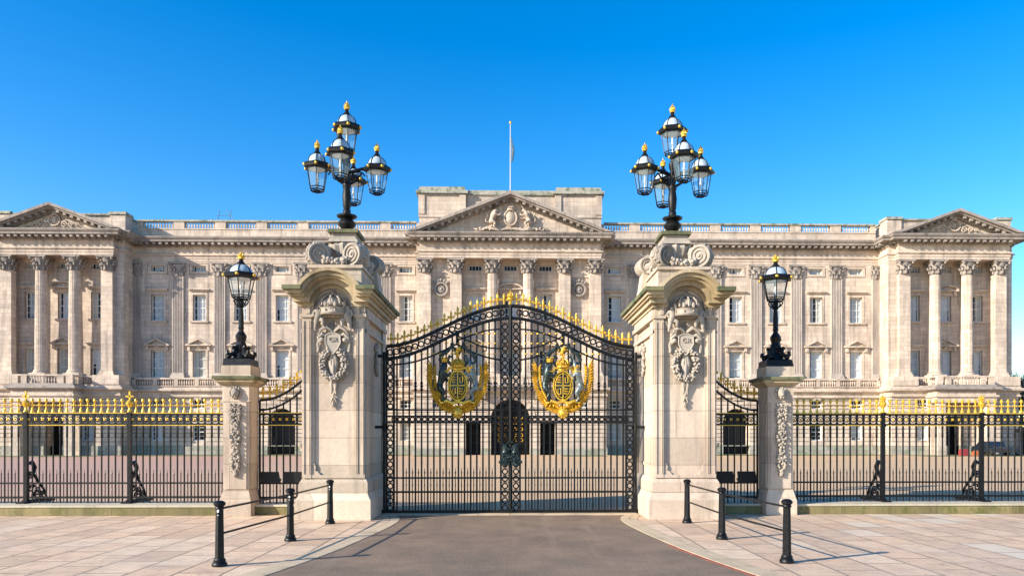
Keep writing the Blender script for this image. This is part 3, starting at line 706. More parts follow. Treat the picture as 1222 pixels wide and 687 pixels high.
for s in (-1, 1):
    c = s * PC; m = PM(); Yt = YPF
    m.ring((c, Yt - .1, 23.2), .55, .1, 14, 6); m.ring((c, Yt - .1, 23.2), .33, .06, 12, 5); m.blob((c, Yt, 23.2), (.28, .2, .3)); m.blob((c, Yt - .05, 23.85), (.3, .2, .18))
    for q in (-1, 1):
        for i, (dx, r) in enumerate(((.95, .34), (1.6, .28), (2.2, .2))):
            pts = [(c + q * (dx + r * (1 - t / 14) * cos(t * .75)), Yt - .08, 22.75 + r * (1 - t / 14) * sin(t * .75)) for t in range(13)]
            m.tube(pts, .07, 5); 
        m.tube([(c + q * .5, Yt - .05, 23.0), (c + q * 1.2, Yt - .05, 23.25), (c + q * 2.0, Yt - .05, 22.9), (c + q * 2.9, Yt - .05, 22.5)], [.1, .12, .1, .04], 5)
    m.build('pediment_sculpture', 'palace', smooth=60)
# wreath medallions on the centre block
for x in (-7.0, 7.0):
    m = PM(); m.ring((x, YCW - .08, 16.75), .62, .13, 18, 6)
    m.blob((x, YCW, 16.75), (.42, .14, .42), 12, 6); m.blob((x, YCW - .08, 16.75), (.16, .16, .16)); m.ring((x, YCW - .1, 16.75), .3, .05, 12, 5)
    for i in range(22):
        t = 2 * pi * i / 22; m.blob((x + .66 * cos(t), YCW - .12, 16.75 + .66 * sin(t)), (.12, .1, .12), 5, 4)
    for dx, dz in ((0, .95), (-.35, .85), (.35, .85), (-.6, .7), (.6, .7)): m.blob((x + dx, YCW - .08, 16.75 + dz), (.22, .14, .16), 6, 4)
    m.build('medallion', 'palace_dark', smooth=60)

# ---- columns, pilasters, capitals
def corinthian(w, h):
    m = MB()
    m.lathe([(w * .46, 0), (w * .5, h * .03), (w * .44, h * .07), (w * .45, h * .5), (w * .62, h * .86)], n=16)
    for tier, (z, rr, k, s_) in enumerate(((.3, .54, 8, 1.0), (.58, .62, 8, .95))):
        for i in range(k):
            t = 2 * pi * (i + .5 * tier) / k
            px, py = w * rr * cos(t), w * rr * sin(t)
            m.blob((px * .92, py * .92, h * (z - .12)), (w * .10, w * .10, h * .17), 6, 4); m.blob((px * 1.08, py * 1.08, h * (z + .04)), (w * .12, w * .12, h * .06), 6, 4)
    for sx in (-1, 1):
        for sy in (-1, 1): m.blob((sx * w * .56, sy * w * .56, h * .83), (w * .12, w * .12, h * .11), 7, 5)
    a = w * .72; b = w * .6
    m.prism_z([(-a, -a), (0, -b), (a, -a), (b, 0), (a, a), (0, b), (-a, a), (-b, 0)], h * .9, h)
    o = m.build('capital', 'palace_dark', smooth=50); me = o.data; COL.objects.unlink(o); bpy.data.objects.remove(o); return me
CAP = corinthian(1.2, 1.4)
def mesh_only(m, name, mat, smooth=35):
    o = m.build(name, mat, smooth=smooth); me = o.data; COL.objects.unlink(o); bpy.data.objects.remove(o); return me
z0c = 7.9
m = MB(); poly = []
for k in range(48):
    t = 2 * pi * k / 48; r = 1 if k % 2 == 0 else .93; poly.append((r * cos(t), r * sin(t)))
n = len(poly); zs_ = [(.57, .55), (.565, 4), (.5, 10.4)]
for (ra, za), (rb, zb) in zip(zs_[:-1], zs_[1:]): m.add([(x * ra, y * ra, za) for x, y in poly] + [(x * rb, y * rb, zb) for x, y in poly], [(i, (i + 1) % n, (i + 1) % n + n, i + n) for i in range(n)])
COLM = mesh_only(m, 'column', 'palace', 0)
m = MB(); m.box(-.78, .78, -.78, .78, 0, .22); m.lathe([(.76, .22), (.78, .3), (.72, .36), (.64, .4), (.7, .46), (.68, .52), (.58, .56)], n=24); CBASE = mesh_only(m, 'base', 'palace')
m = MB(); m.box(-.57, .57, -.35, .45, .55, 10.42); m.box(-.78, .78, -.55, .45, 0, .22); m.box(-.7, .7, -.48, .45, .22, .42); m.box(-.62, .62, -.4, .45, .42, .56); PIER = mesh_only(m, 'pilaster', 'palace', 0)
def flat_pil():                                   # fluted pilaster, front at y=-.22
    m = MB(); pts = [(-.57, .1), (-.57, -.22)]; k = 6; w = (1.14 - .16) / k
    for i in range(k):
        a = -.57 + .08 + i * w; pts += [(a + .025, -.22), (a + .045, -.15), (a + w - .045, -.15), (a + w - .025, -.22)]
    pts += [(.57, -.22), (.57, .1)]; m.prism_z(pts[::-1], .5, 10.42)
    m.box(-.72, .72, -.42, .1, 0, .22); m.box(-.66, .66, -.35, .1, .22, .38); m.box(-.61, .61, -.28, .1, .38, .51)
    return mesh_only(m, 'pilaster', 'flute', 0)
FPIL = flat_pil()
def order(kind, x, y):
    me = {'column': COLM, 'pier': PIER, 'pilaster': FPIL}[kind]
    o = inst('column' if kind == 'column' else 'pilaster', me, PAL, (x, y - 60, z0c if kind != 'pilaster' else 7.86))
    c = inst('capital', CAP, o, (0, 0 if kind != 'pilaster' else .0, 10.4), scale=(1, 1, 1) if kind != 'pilaster' else (1.02, .55, 1))
    if kind == 'column': inst('base', CBASE, o, (0, 0, 0))
for s in (-1, 1):
    for dx in (-4.95, 4.95): order('pier', s * PC + dx, 58.75)
    for dx in (-1.65, 1.65): order('column', s * PC + dx, 58.75)
    for dx in (-1, 1):
        order('pilaster', s * (PC + dx * 0) + dx * (PH - .62), YPW) if False else None
    for x in (8.6, 5.5): order('pier', s * x, 59.15)
    order('column', s * 1.8, 59.15)
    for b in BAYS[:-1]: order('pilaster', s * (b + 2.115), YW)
    m = PM(); m.T = None
    o = inst('pilaster', FPIL, PAL, (s * 38.2, YW - 60, 7.86), scale=(.6, 1, 1)); inst('capital', CAP, o, (0, 0, 10.4), scale=(1, .55, 1))

# ---- windows
def win_kind(name, w, h, nx, nz, hood, sash=True):
    f = MB(); y = .30; t = .07
    f.box(-w / 2, -w / 2 + t, y, y + .08, 0, h); f.box(w / 2 - t, w / 2, y, y + .08, 0, h); f.box(-w / 2 + t, w / 2 - t, y, y + .08, h - t, h); f.box(-w / 2 + t, w / 2 - t, y, y + .08, 0, t * 1.3)
    for i in range(1, nx): xx = -w / 2 + w * i / nx; f.box(xx - .022, xx + .022, y + .01, y + .06, t, h - t)
    for j in range(1, nz): zz = h * j / nz; q = .04 if (sash and j == nz // 2) else .02; f.box(-w / 2 + t, w / 2 - t, y + .015, y + .07, zz - q, zz + q)
    p = MB(); p.add([(-w / 2 + .02, y + .045, .02), (w / 2 - .02, y + .045, .02), (w / 2 - .02, y + .045, h - .02), (-w / 2 + .02, y + .045, h - .02)], [(0, 1, 2, 3)])
    CV = []; k = 14                              # net curtains and blinds, drawn differently from window to window
    for spec in (((.2, .98, .03), (.02, .08, .03)), ((.12, .98, .03),), ((.3, .98, .03), (.02, .1, .03)), ((.02, .4, .03), (.55, .98, .03)), ((.04, .96, h * .45), (.2, .9, .03)), ((.15, .98, .2),)):
        c = MB()
        for q0, q1, zb in spec:
            a, b = -w / 2 + q0 * w, -w / 2 + q1 * w; pts = []
            for i in range(k + 1): pts.append((a + (b - a) * i / k, y + .10 + .022 * sin(i * 2.3 + q0 * 9) + .02 * (zb > .1)))
            c.add([(x_, y_, zb) for x_, y_ in pts] + [(x_, y_, h - .03) for x_, y_ in pts], [(i, i + 1, k + 2 + i, k + 1 + i) for i in range(k)])
        CV.append(mesh_only(c, 'curtain', ['curtain', 'net', 'curtain', 'blind'][len(CV) % 4], 60))
    s = MB()
    if hood is not None:
        e = .2; s.box(-w / 2 - e, -w / 2, -.05, .1, -.02, h + e); s.box(w / 2, w / 2 + e, -.05, .1, -.02, h + e); s.box(-w / 2, w / 2, -.05, .1, h, h + e)
        s.box(-w / 2 - e - .1, w / 2 + e + .1, -.16, .28, -.2, -.02)
        if hood == 'flat': s.box(-w / 2 - .42, w / 2 + .42, -.3, 0, h + .5, h + .6); s.box(-w / 2 - .36, w / 2 + .36, -.18, 0, h + .38, h + .5)
        if hood in ('tri', 'low', 'seg'):
            z = h + .42; W = w / 2 + .62
            for q in (-1, 1): s.box(q * (w / 2 + .32) - .12, q * (w / 2 + .32) + .12, -.28, 0, h - .05, z)
            s.box(-W, W, -.42, 0, z, z + .12)
            if hood == 'tri':
                for q in (-1, 1): s.prism([(q * W, z + .122), (0, z + .78), (0, z + .62), (q * (W - .32), z + .122)], -.42, 0)
                s.prism([(-W + .3, z + .121), (W - .3, z + .121), (0, z + .63)], -.12, 0); s.blob((0, -.12, h + .3), (.3, .14, .14), 7, 5)
            if hood == 'seg':
                A = [(W * cos(pi * i / 12), z + .12 + .55 * sin(pi * i / 12)) for i in range(13)]; B = [((W - .2) * cos(pi * i / 12), z + .122 + .4 * sin(pi * i / 12)) for i in range(13)]
                for i in range(12): s.prism([A[i], A[i + 1], B[i + 1], B[i]], -.42, 0)
                s.prism(B, -.12, 0); s.blob((0, -.14, z + .3), (.3, .12, .14), 7, 5)
    return dict(f=mesh_only(f, 'window', 'wframe', 0), p=mesh_only(p, 'pane', 'pane', 0), c=CV, s=mesh_only(s, 'surround', 'palace', 0) if hood is not None else None)
RW = random.Random(21)
def win(k, name, x, y, z, curtain=True):
    o = inst(name, k['f'], PAL, (x, y - 60, z)); inst('pane', k['p'], o)
    if curtain: inst('curtain', RW.choice(k['c'] if len(k['c']) else k['c']), o)
    if k['s']: inst('surround', k['s'], o)
K1t = win_kind('a', W1[0], W1[2] - W1[1], 2, 3, 'tri'); K1f = win_kind('a', W1[0], W1[2] - W1[1], 2, 3, 'flat'); K1s = K1t
K2f = win_kind('b', W2[0], W2[2] - W2[1], 3, 4, 'flat'); K2s = win_kind('b', W2[0], W2[2] - W2[1], 3, 4, 'seg')
K3 = win_kind('c', W3[0], W3[2] - W3[1], 4, 1, None, False); K4 = win_kind('d', W4[0], W4[2] - W4[1], 3, 2, None); K5 = win_kind('e', W5[0], W5[2] - W5[1], 2, 4, None)
for s in (-1, 1):
    for k, b in enumerate(BAYS):
        X = s * b; win(K1t, 'window', X, YW, W1[1]); win(K2f, 'window', X, YW, W2[1]); win(K3, 'attic_window', X, YW, W3[1])
        if k != 3: win(K4, 'window', X, YW - .25, W4[1], False); win(K5, 'window', X, YW - .25, W5[1], k % 2 == 0)
    for i, dx in enumerate((-3.3, 0, 3.3)):
        X = s * PC + dx
        win(K1t if i == 1 else K1f, 'window', X, YPW + 1, W1[1]); win(K2s if i == 1 else K2f, 'window', X, YPW + 1, W2[1]); win(K3, 'attic_window', X, YPW + 1, W3[1])
        if i != 1: win(K5, 'window', X, 58.0, W5[1]); win(K4, 'window', X, 58.0, W4[1], False)
for i, dx in enumerate((-3.6, 0, 3.6)):
    win(K1t, 'window', dx, YCR, W1[1]); win(K2s if i == 1 else K2f, 'window', dx, YCR, W2[1]); win(K3, 'attic_window', dx, YCR, W3[1], False)
for s in (-1, 1): win(K4, 'window', s * 7.2, 58.0, W4[1], False)
# lead downpipes and keyed blocks on the string course
m = PM()
for s in (-1, 1):
    for b in BAYS: m.box(s * b - .35, s * b + .35, 60.55, 60.75, 5.62, 5.84)
m.build('keystone_blocks', 'palace', smooth=0)
# thin scaffold and masts on the roof
m = PM()
for x in (-31.6, -30.4): m.tube([(x, 64, 22.2), (x + .6, 64, 26.0)], .035, 5)
for z in (23.5, 24.6, 25.4): m.tube([(-31.4, 64, z), (-29.9, 64, z)], .025, 5)
m.tube([(-30.4, 64, 26), (-28.7, 64, 24.1)], .03, 5); m.tube([(8.7, 66, 27.2), (8.7, 66, 29.4)], .03, 5)
m.build('roof_mast', 'silver')

# ---- flagpole
fp = thing('flagpole', (0, 67, 27.0), 'tall white flagpole on the palace roof with furled flag and gilt finial', 'flagpole')
m = MB(); m.tube([(0, 0, 0), (0, 0, 9.75)], [.08, .05], 8); m.build('pole', 'pole', fp)
m = MB(); m.blob((0, 0, 9.8), (.14, .14, .17), 8, 6); m.tube([(0, 0, 9.8), (0, 0, 10.05)], .03, 5); m.build('finial', 'gold', fp)
m = MB(); m.tube([(.1, 0, 8.2), (.16, 0, 7.5), (.28, 0, 6.8), (.26, 0, 6.2), (.16, 0, 5.4)], [.04, .1, .18, .16, .07], 8, flat=.6); m.build('flag', 'flag', fp)

# ------------------------------------------------------------------ gate pillars
def volute(mb, c, r, depth, side=1):
    """scroll seen from the front: disc with a raised spiral, deep along y"""
    x, y, z = c; n = 22
    mb.prism([(x + r * cos(2 * pi * k / n), z + r * sin(2 * pi * k / n)) for k in range(n)], y, y + depth)
    pts = []; rs = []
    for i in range(52):
        t = i / 51 * 2.6 * 2 * pi; q = r * (1.0 - .88 * i / 51); a = -pi / 2 + t * side; pts.append((x + q * cos(a), y - .004, z + q * sin(a))); rs.append(.040 * (1 - .5 * i / 51))
    mb.tube(pts, rs, 6); mb.blob((x, y - .005, z), (r * .16, .04, r * .16), 8, 5)
    for yy in (.25, .5, .75): mb.ring((x, y + depth * yy, z), r * 1.0, .02, 20, 5)
puttoN = {'pel': ((0, 0, .34), .085), 'bel': ((0.01, -.02, .46), .09), 'chest': ((.0, 0, .6), .095), 'neck': ((.02, 0, .72), .045), 'head': ((.03, -.01, .84), .1),
    'a1': ((.1, -.02, .66), .05), 'b1': ((.22, -.03, .68), .04), 'c1': ((.34, -.02, .76), .035), 'd1': ((.38, -.02, .78), .028), 'a2': ((-.1, -.01, .64), .05), 'b2': ((-.16, -.03, .52), .04), 'c2': ((-.08, -.06, .42), .032),
    'h1': ((.07, -.03, .31), .075), 'k1': ((.2, -.1, .3), .06), 'f1': ((.16, -.06, .13), .042), 't1': ((.22, -.08, .08), .03), 'h2': ((-.06, 0, .28), .07), 'k2': ((-.06, -.05, .13), .055), 'f2': ((-.1, 0, -.04), .04), 't2': ((-.06, -.04, -.09), .03)}
puttoE = [('pel', 'bel'), ('bel', 'chest'), ('chest', 'neck'), ('neck', 'head'), ('chest', 'a1'), ('a1', 'b1'), ('b1', 'c1'), ('c1', 'd1'), ('chest', 'a2'), ('a2', 'b2'), ('b2', 'c2'), ('pel', 'h1'), ('h1', 'k1'), ('k1', 'f1'), ('f1', 't1'), ('pel', 'h2'), ('h2', 'k2'), ('k2', 'f2'), ('f2', 't2')]
PUTTO = skin(puttoN, puttoE, fat=1.4)
GR = text_mesh('GR', .15, .012)
def frame_panel(mb, hw, z0, z1, y, t=.075, pr=.045, arch=None):
    mb.box(-hw - t, -hw, y - pr, y + .02, z0, z1); mb.box(hw, hw + t, y - pr, y + .02, z0, z1)
    mb.box(-hw - t, hw + t, y - pr, y + .02, z0 - t, z0)
def big_pillar(sd_, label):
    P = thing('gate_pillar', (sd_ * 4.0, -.05, 0), label, 'gate pillar', 'stone pillars either side of the main gate')
    F, B = -1.35, 1.35
    m = MB()                                      # base
    m.box(-.85, .85, F - .17, B + .17, 0, .45); m.taper(0, 0, .45, .53, .85, B + .17, .8, B + .12); m.taper(0, 0, .53, .6, .8, B + .12, .77, B + .08)
    m.box(-.77, .77, F - .08, B + .08, .6, .85); m.taper(0, 0, .85, .95, .77, B + .08, .71, B + .02)
    m.build('plinth', 'pillar', P, smooth=0)
    m = MB()
    A = [(.6 * cos(pi * i / 16), 4.72 + .52 * sin(pi * i / 16)) for i in range(17)]
    m.box(-.68, .68, F, B, .95, 5.0)
    m.prism([(.68, 4.999), (.68, 5.001)] + [(x * 1.08, z + .02) for x, z in A if z > 5.0] + [(-.68, 5.001), (-.68, 4.999)], F + .002, B - .002)
    # pilaster strips framing the arched panel
    for q in (-1, 1):
        m.box(min(q * .5, q * .7), max(q * .5, q * .7), F - .07, F + .02, .95, 4.58); m.box(min(q * .44, q * .5), max(q * .44, q * .5), F - .035, F + .02, 1.25, 4.6)
        m.box(min(q * .46, q * .74), max(q * .46, q * .74), F - .11, F + .02, 4.58, 4.66); m.box(min(q * .48, q * .71), max(q * .48, q * .71), F - .08, F + .02, 4.66, 5.06)
        m.prism([(q * .5, 1.02), (q * .5, 1.3), (q * .44, 1.28), (q * .4, 1.2), (q * .42, 1.12), (q * .36, 1.1), (q * .3, 1.02)], F - .05, F + .01)
    for q in (-1, 1):
        for xa, xb, pr in ((.535, .55, .09), (.655, .675, .09), (.505, .52, .082)): m.box(min(q * xa, q * xb), max(q * xa, q * xb), F - pr, F - .03, 1.05, 4.5)
    m.box(-.5, .5, F - .06, F + .02, .95, 1.02)
    for r0, r1, pr in ((.40, .46, .05), (.46, .52, .09), (.52, .60, .13)):
        pa = [(r1 * cos(pi * i / 18), 4.66 + r1 * 1.08 * sin(pi * i / 18)) for i in range(19)]; pb = [(r0 * cos(pi * i / 18), 4.66 + r0 * 1.08 * sin(pi * i / 18)) for i in range(19)]
        for i in range(18): m.prism([pb[i], pa[i], pa[i + 1], pb[i + 1]], F - pr, F + .01)
    for sx in (-1, 1):                            # side faces: piers, imposts and a framed panel
        for ya, yb in ((F + .0, F + .42), (B - .42, B - .0)): m.box(min(sx * .66, sx * .73), max(sx * .66, sx * .73), ya + .004, yb - .004, .96, 4.56)
        m.box(min(sx * .66, sx * .78), max(sx * .66, sx * .78), F + .004, B - .004, 4.56, 4.66); m.box(min(sx * .66, sx * .75), max(sx * .66, sx * .75), F + .004, B - .004, 4.25, 4.32)
        m.box(min(sx * .66, sx * .71), max(sx * .66, sx * .71), -.75, .75, 1.2, 1.28); m.box(min(sx * .66, sx * .74), max(sx * .66, sx * .74), F + .06, B - .06, 4.66, 5.05)
    m.build('shaft', 'pillar', P, smooth=0)
    # arched cornice in receding layers
    def hood(off0, off1, hw, yo, mb):
        def top(off, w):
            pts = []
            R = .80 - off; zc = 4.80
            zl = 5.2 - off
            a0 = math.asin(max(-1, min(1, (zl - zc) / R))) if R > 0 else 0
            pts = [(-w, zl)]
            for i in range(19):
                a = pi - a0 - (pi - 2 * a0) * i / 18; pts.append((R * cos(a), zc + R * sin(a)))
            pts.append((w, zl)); return pts
        t, b = top(off0, hw), top(off1, hw)
        for i in range(len(t) - 1): mb.prism([b[i], t[i], t[i + 1], b[i + 1]][::-1], -yo, yo)
    m = MB(); hood(.0, .07, 1.0, 1.95, m); m.build('cornice_top', 'mossy', P, smooth=0)
    for q in (-1, 1): m = MB(); a, b = sorted((q * .60, q * 1.01)); m.box(a, b, -1.965, 1.965, 5.125, 5.215); m.build('mossy_ledge', 'moss_top', P, smooth=0)
    m = MB(); hood(.07, .15, .95, 1.88, m); hood(.15, .2, .9, 1.8, m); hood(.2, .3, .84, 1.66, m); hood(.3, .38, .77, 1.5, m); m.build('cornice', 'mossy', P, smooth=0)
    # attic block and scrolls
    m = MB(); m.box(-.59, .59, F + .12, B - .12, 5.1, 5.73); m.box(-.63, .63, F + .06, B - .06, 5.73, 5.80)
    for q in (-1, 1): m.prism([(q * .84, 5.2), (q * .74, 5.62), (q * .68, 6.05), (q * .45, 6.05), (q * .45, 5.2)][::q], .2, .72)
    m.build('attic_block', 'pillar', P, smooth=0)
    m = MB()
    for sx in (-1, 1):
        m.T = Matrix.Translation((sx * .36, F + .14, 6.07)) @ Matrix.Rotation(-sx * radians(27), 4, 'Z'); volute(m, (0, 0, 0), .26, .34, sx)
        for i in range(14):
            a = pi * (i - 2) / 11; m.blob((sx * .265 * cos(a), .08 + .08 * (i % 3), .265 * sin(a)), (.04, .07, .04), 6, 4)
        m.T = Matrix.Translation((sx * .57, .22, 6.16)) @ Matrix.Rotation(-sx * radians(8), 4, 'Z'); volute(m, (0, 0, 0), .21, .45, sx); m.T = None
        m.tube([(sx * .5, F + .5, 6.1), (sx * .54, -.3, 6.05), (sx * .57, .25, 6.1)], [.12, .1, .1], 8)
        m.tube([(sx * .4, F + .5, 6.2), (sx * .42, -.4, 6.35), (sx * .42, .3, 6.35), (sx * .4, .8, 6.2)], [.1, .12, .12, .1], 8)
        m.blob((sx * .5, F + .2, 5.86), (.09, .12, .06))
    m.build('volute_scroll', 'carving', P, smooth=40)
    m = MB(); rr = random.Random(3)
    for i in range(70):
        t = i / 69; x = -.27 + .54 * t; z = 5.93 - .06 * sin(pi * t) ; m.blob((x + rr.uniform(-.02, .02), F + .12 + rr.uniform(-.05, .03), z + rr.uniform(-.07, .07)), rr.uniform(.03, .055), 6, 4)
    for sx in (-1, 1):
        for i in range(30): m.blob((sx * .56 + rr.uniform(-.04, .04), -.75 + i * .03, 6.0 - .1 * sin(pi * i / 29) + rr.uniform(-.05, .05)), rr.uniform(.04, .06), 6, 4)
    m.build('fruit_garland', 'carving', P, smooth=60)
    m = MB(); m.box(-.42, .42, -.7, .7, 5.8, 6.12)
    m.lathe([(.18, 6.1), (.3, 6.14), (.42, 6.3), (.48, 6.46), (.46, 6.52), (.36, 6.56)], n=28, fl=.9)
    m.taper(0, 0, 6.54, 6.62, .36, .45, .32, .42); m.box(-.29, .29, -.38, .38, 6.62, 6.76); m.build('urn_pedestal', 'carving', P, smooth=30)
    m = MB(); m.box(-.36, .36, -.46, .46, 6.76, 6.84); m.build('capstone', 'moss_top', P, smooth=0)
    # carved trophy on the front
    yF = F - .02; m = MB()
    crown(m, (0, yF - .12, 4.62), .56, .62, 16)
    for k in range(10): m.blob((-.27 + .06 * k, yF - .1, 4.6), (.04, .05, .035), 6, 4)
    for q in (-1, 1):
        T = Matrix.Translation((q * .33, yF - .1, 4.32)) @ Matrix.Scale(-q * .66, 4, (1, 0, 0)) @ Matrix.Scale(.66, 4, (0, 1, 0)) @ Matrix.Scale(.62, 4, (0, 0, 1)); add_mesh(m, PUTTO, T)
        for i in range(6): m.leaf((q * (.38), yF, 4.62 - .02 * i), (q * (1 - .15 * i), .1 - .22 * i), .2, .03, .03)
        m.tube([(q * .02, yF - .06, 4.26), (q * .15, yF - .1, 4.36), (q * .27, yF - .1, 4.3), (q * .34, yF - .06, 4.18)], [.03, .05, .04, .02], 6)
        for i in range(5): m.leaf((0, yF - .02, 4.24), (q * .22 * i, 1), .3 - .02 * i, .035, .03)
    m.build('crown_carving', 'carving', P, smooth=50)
    m = MB()
    sh = [(-.16, 4.17), (-.05, 4.22), (.05, 4.22), (.16, 4.17), (.17, 4.0), (.1, 3.86), (0, 3.74), (-.1, 3.86), (-.17, 4.0)]
    m.prism(sh, yF - .11, yF + .03)
    for a, b in zip(sh, sh[1:] + sh[:1]): m.tube([(a[0], yF - .11, a[1]), (b[0], yF - .11, b[1])], .018, 5)
    for q in (-1, 1):
        m.tube([(q * .14, yF - .05, 4.15), (q * .24, yF - .08, 4.2), (q * .33, yF - .06, 4.12), (q * .3, yF - .06, 4.02), (q * .22, yF - .05, 4.04)], [.03, .045, .045, .035, .02], 7)
        m.blob((q * .26, yF - .06, 4.07), (.07, .07, .06)); m.tube([(q * .33, yF - .04, 4.1), (q * .36, yF - .03, 3.98), (q * .34, yF - .03, 3.86)], [.02, .03, .035], 6)
        m.blob((q * .345, yF - .03, 3.83), (.04, .04, .05))
        for i in range(4): m.leaf((q * .16, yF, 4.15), (q * 1, .1 + .35 * i), .18, .03, .03)
    add_mesh(m, GR, Matrix.Translation((0, yF - .12, 4.07)) @ Matrix.Rotation(pi / 2, 4, 'X'))
    m.build('cartouche', 'carving', P, smooth=40)
    m = MB(); rr = random.Random(5 + sd_)
    for i in range(46):
        t = i / 45; a = radians(62) - radians(304) * t
        cx, cz = .25 * cos(a), 3.53 + .33 * sin(a)
        for j in range(6): m.blob((cx + rr.uniform(-.06, .06), yF - .03 - rr.uniform(0, .1), cz + rr.uniform(-.05, .05)), (rr.uniform(.02, .042), .04, rr.uniform(.02, .042)), 5, 4, rr.uniform(-1, 1))
        m.leaf((cx, yF - .05, cz), (cos(a + .8), sin(a + .8)), .12, .025, .03)
    for q in (-1, 1):
        m.tube([(q * .03, yF - .05, 3.75), (q * .07, yF - .06, 3.55), (q * .02, yF - .05, 3.25)], [.03, .05, .02], 6); m.leaf((0, yF - .02, 3.25), (q, .45), .2, .04, .03); m.leaf((0, yF - .02, 3.22), (q, -.6), .16, .035, .03)
        m.tube([(0, yF - .04, 3.22), (q * .06, yF - .05, 3.08), (q * .03, yF - .04, 2.95), (q * .05, yF - .03, 2.85)], [.025, .035, .03, .015], 6)
    m.tube([(0, yF - .05, 3.72), (0, yF - .07, 3.45), (0, yF - .05, 3.2)], [.03, .05, .03], 6)
    m.blob((0, yF - .05, 3.22), (.05, .05, .05)); m.blob((0, yF - .04, 2.84), (.03, .03, .04))
    for q in (-1, 1): m.leaf((0, yF - .02, 2.82), (q * .4, -1), .2, .03, .03); m.leaf((0, yF - .02, 2.72), (q * .2, -1), .2, .025, .03)
    m.leaf((0, yF - .02, 2.7), (0, -1), .2, .025, .03)
    m.build('wreath_carving', 'carving', P, smooth=60)
    m = MB()                                      # side drop on the gate face
    sx = -sd_; rr = random.Random(2)
    for i in range(16): m.blob((sx * .72, rr.uniform(-.12, .12), 4.15 - i * .05), (.05, .06, .05), 6, 4)
    m.build('side_carving', 'carving', P, smooth=60)
    return P
big_pillar(-1, 'massive stone gate pillar left of the main gate, carved with crown, cupids and wreath')
big_pillar(1, 'massive stone gate pillar right of the main gate, carved with crown, cupids and wreath')

def small_pillar(sd_, label):
    P = thing('fence_pillar', (sd_ * 6.53, -.15, 0), label, 'pillar', 'slim stone pillars carrying single lamps')
    m = MB(); a = .375
    m.box(-a, a, -a - .05, a + .05, 0, .34); m.taper(0, 0, .34, .42, a, a + .05, a - .02, a + .02); m.taper(0, 0, .42, .58, a - .02, a + .03, .31, .36); m.build('base', 'pillar', P, smooth=0)
    m = MB(); m.box(-.3, .3, -.35, .35, .58, 3.1)
    m.box(-.25, .25, -.375, -.345, .64, 2.72)
    for sx in (-1, 1): m.box(min(sx * .29, sx * .325), max(sx * .29, sx * .325), -.28, .28, .64, 2.72)
    m.box(-.33, .33, -.39, .39, 2.72, 2.77); m.box(-.315, .315, -.37, .37, 2.77, 3.1)
    m.build('shaft', 'pillar', P, smooth=0)
    m = MB(); m.taper(0, 0, 3.1, 3.18, .34, .39, .42, .47); m.box(-.45, .45, -.5, .5, 3.18, 3.25); m.build('cornice', 'mossy', P, smooth=0)
    m = MB(); m.box(-.5, .5, -.55, .55, 3.25, 3.32); m.build('cornice_top', 'moss_top', P, smooth=0)
    m = MB(); m.taper(0, 0, 3.32, 3.36, .4, .44, .36, .4); m.box(-.35, .35, -.38, .38, 3.36, 3.58); m.build('cap_block', 'pillar', P, smooth=0)
    m = MB(); y = -.38                            # lion mask
    m.blob((0, y - .04, 2.93), (.1, .09, .12), 10, 7); m.blob((0, y - .11, 2.89), (.05, .05, .04)); 
    for q in (-1, 1): m.blob((q * .035, y - .1, 2.96), (.02, .02, .015)); m.blob((q * .09, y - .03, 3.01), (.035, .03, .04)); m.blob((q * .03, y - .1, 2.83), (.03, .03, .03))
    for i in range(14): t = 2 * pi * i / 14; m.blob((.13 * cos(t), y - .01, 2.93 + .13 * sin(t)), (.035, .04, .035), 5, 4)
    m.build('lion_mask', 'carving', P, smooth=60)
    m = MB(); rr = random.Random(11)              # festoon of fruit and leaves
    for i in range(230):
        t = i / 229; z = 2.66 - 1.72 * t
        w = .145 * (1 - .35 * t) * (.55 + .45 * abs(sin(t * 9.2 + .5))) * (1 if t < .93 else .4)
        m.blob((rr.uniform(-w, w), y - rr.uniform(.0, .07), z), (rr.uniform(.022, .045), .035, rr.uniform(.022, .045)), 6, 4, rr.uniform(-1, 1))
        if i % 6 == 0:
            for q in (-1, 1): m.leaf((q * w * .7, y, z), (q, rr.uniform(-.6, .4)), .075, .022, .02)
    m.ring((0, y - .03, 2.6), .05, .018, 10, 5); m.build('festoon_carving', 'carving', P, smooth=60)
small_pillar(-1, 'slim stone pillar with carved festoon between left railings and side railing')
small_pillar(1, 'slim stone pillar with carved festoon between right railings and side railing')

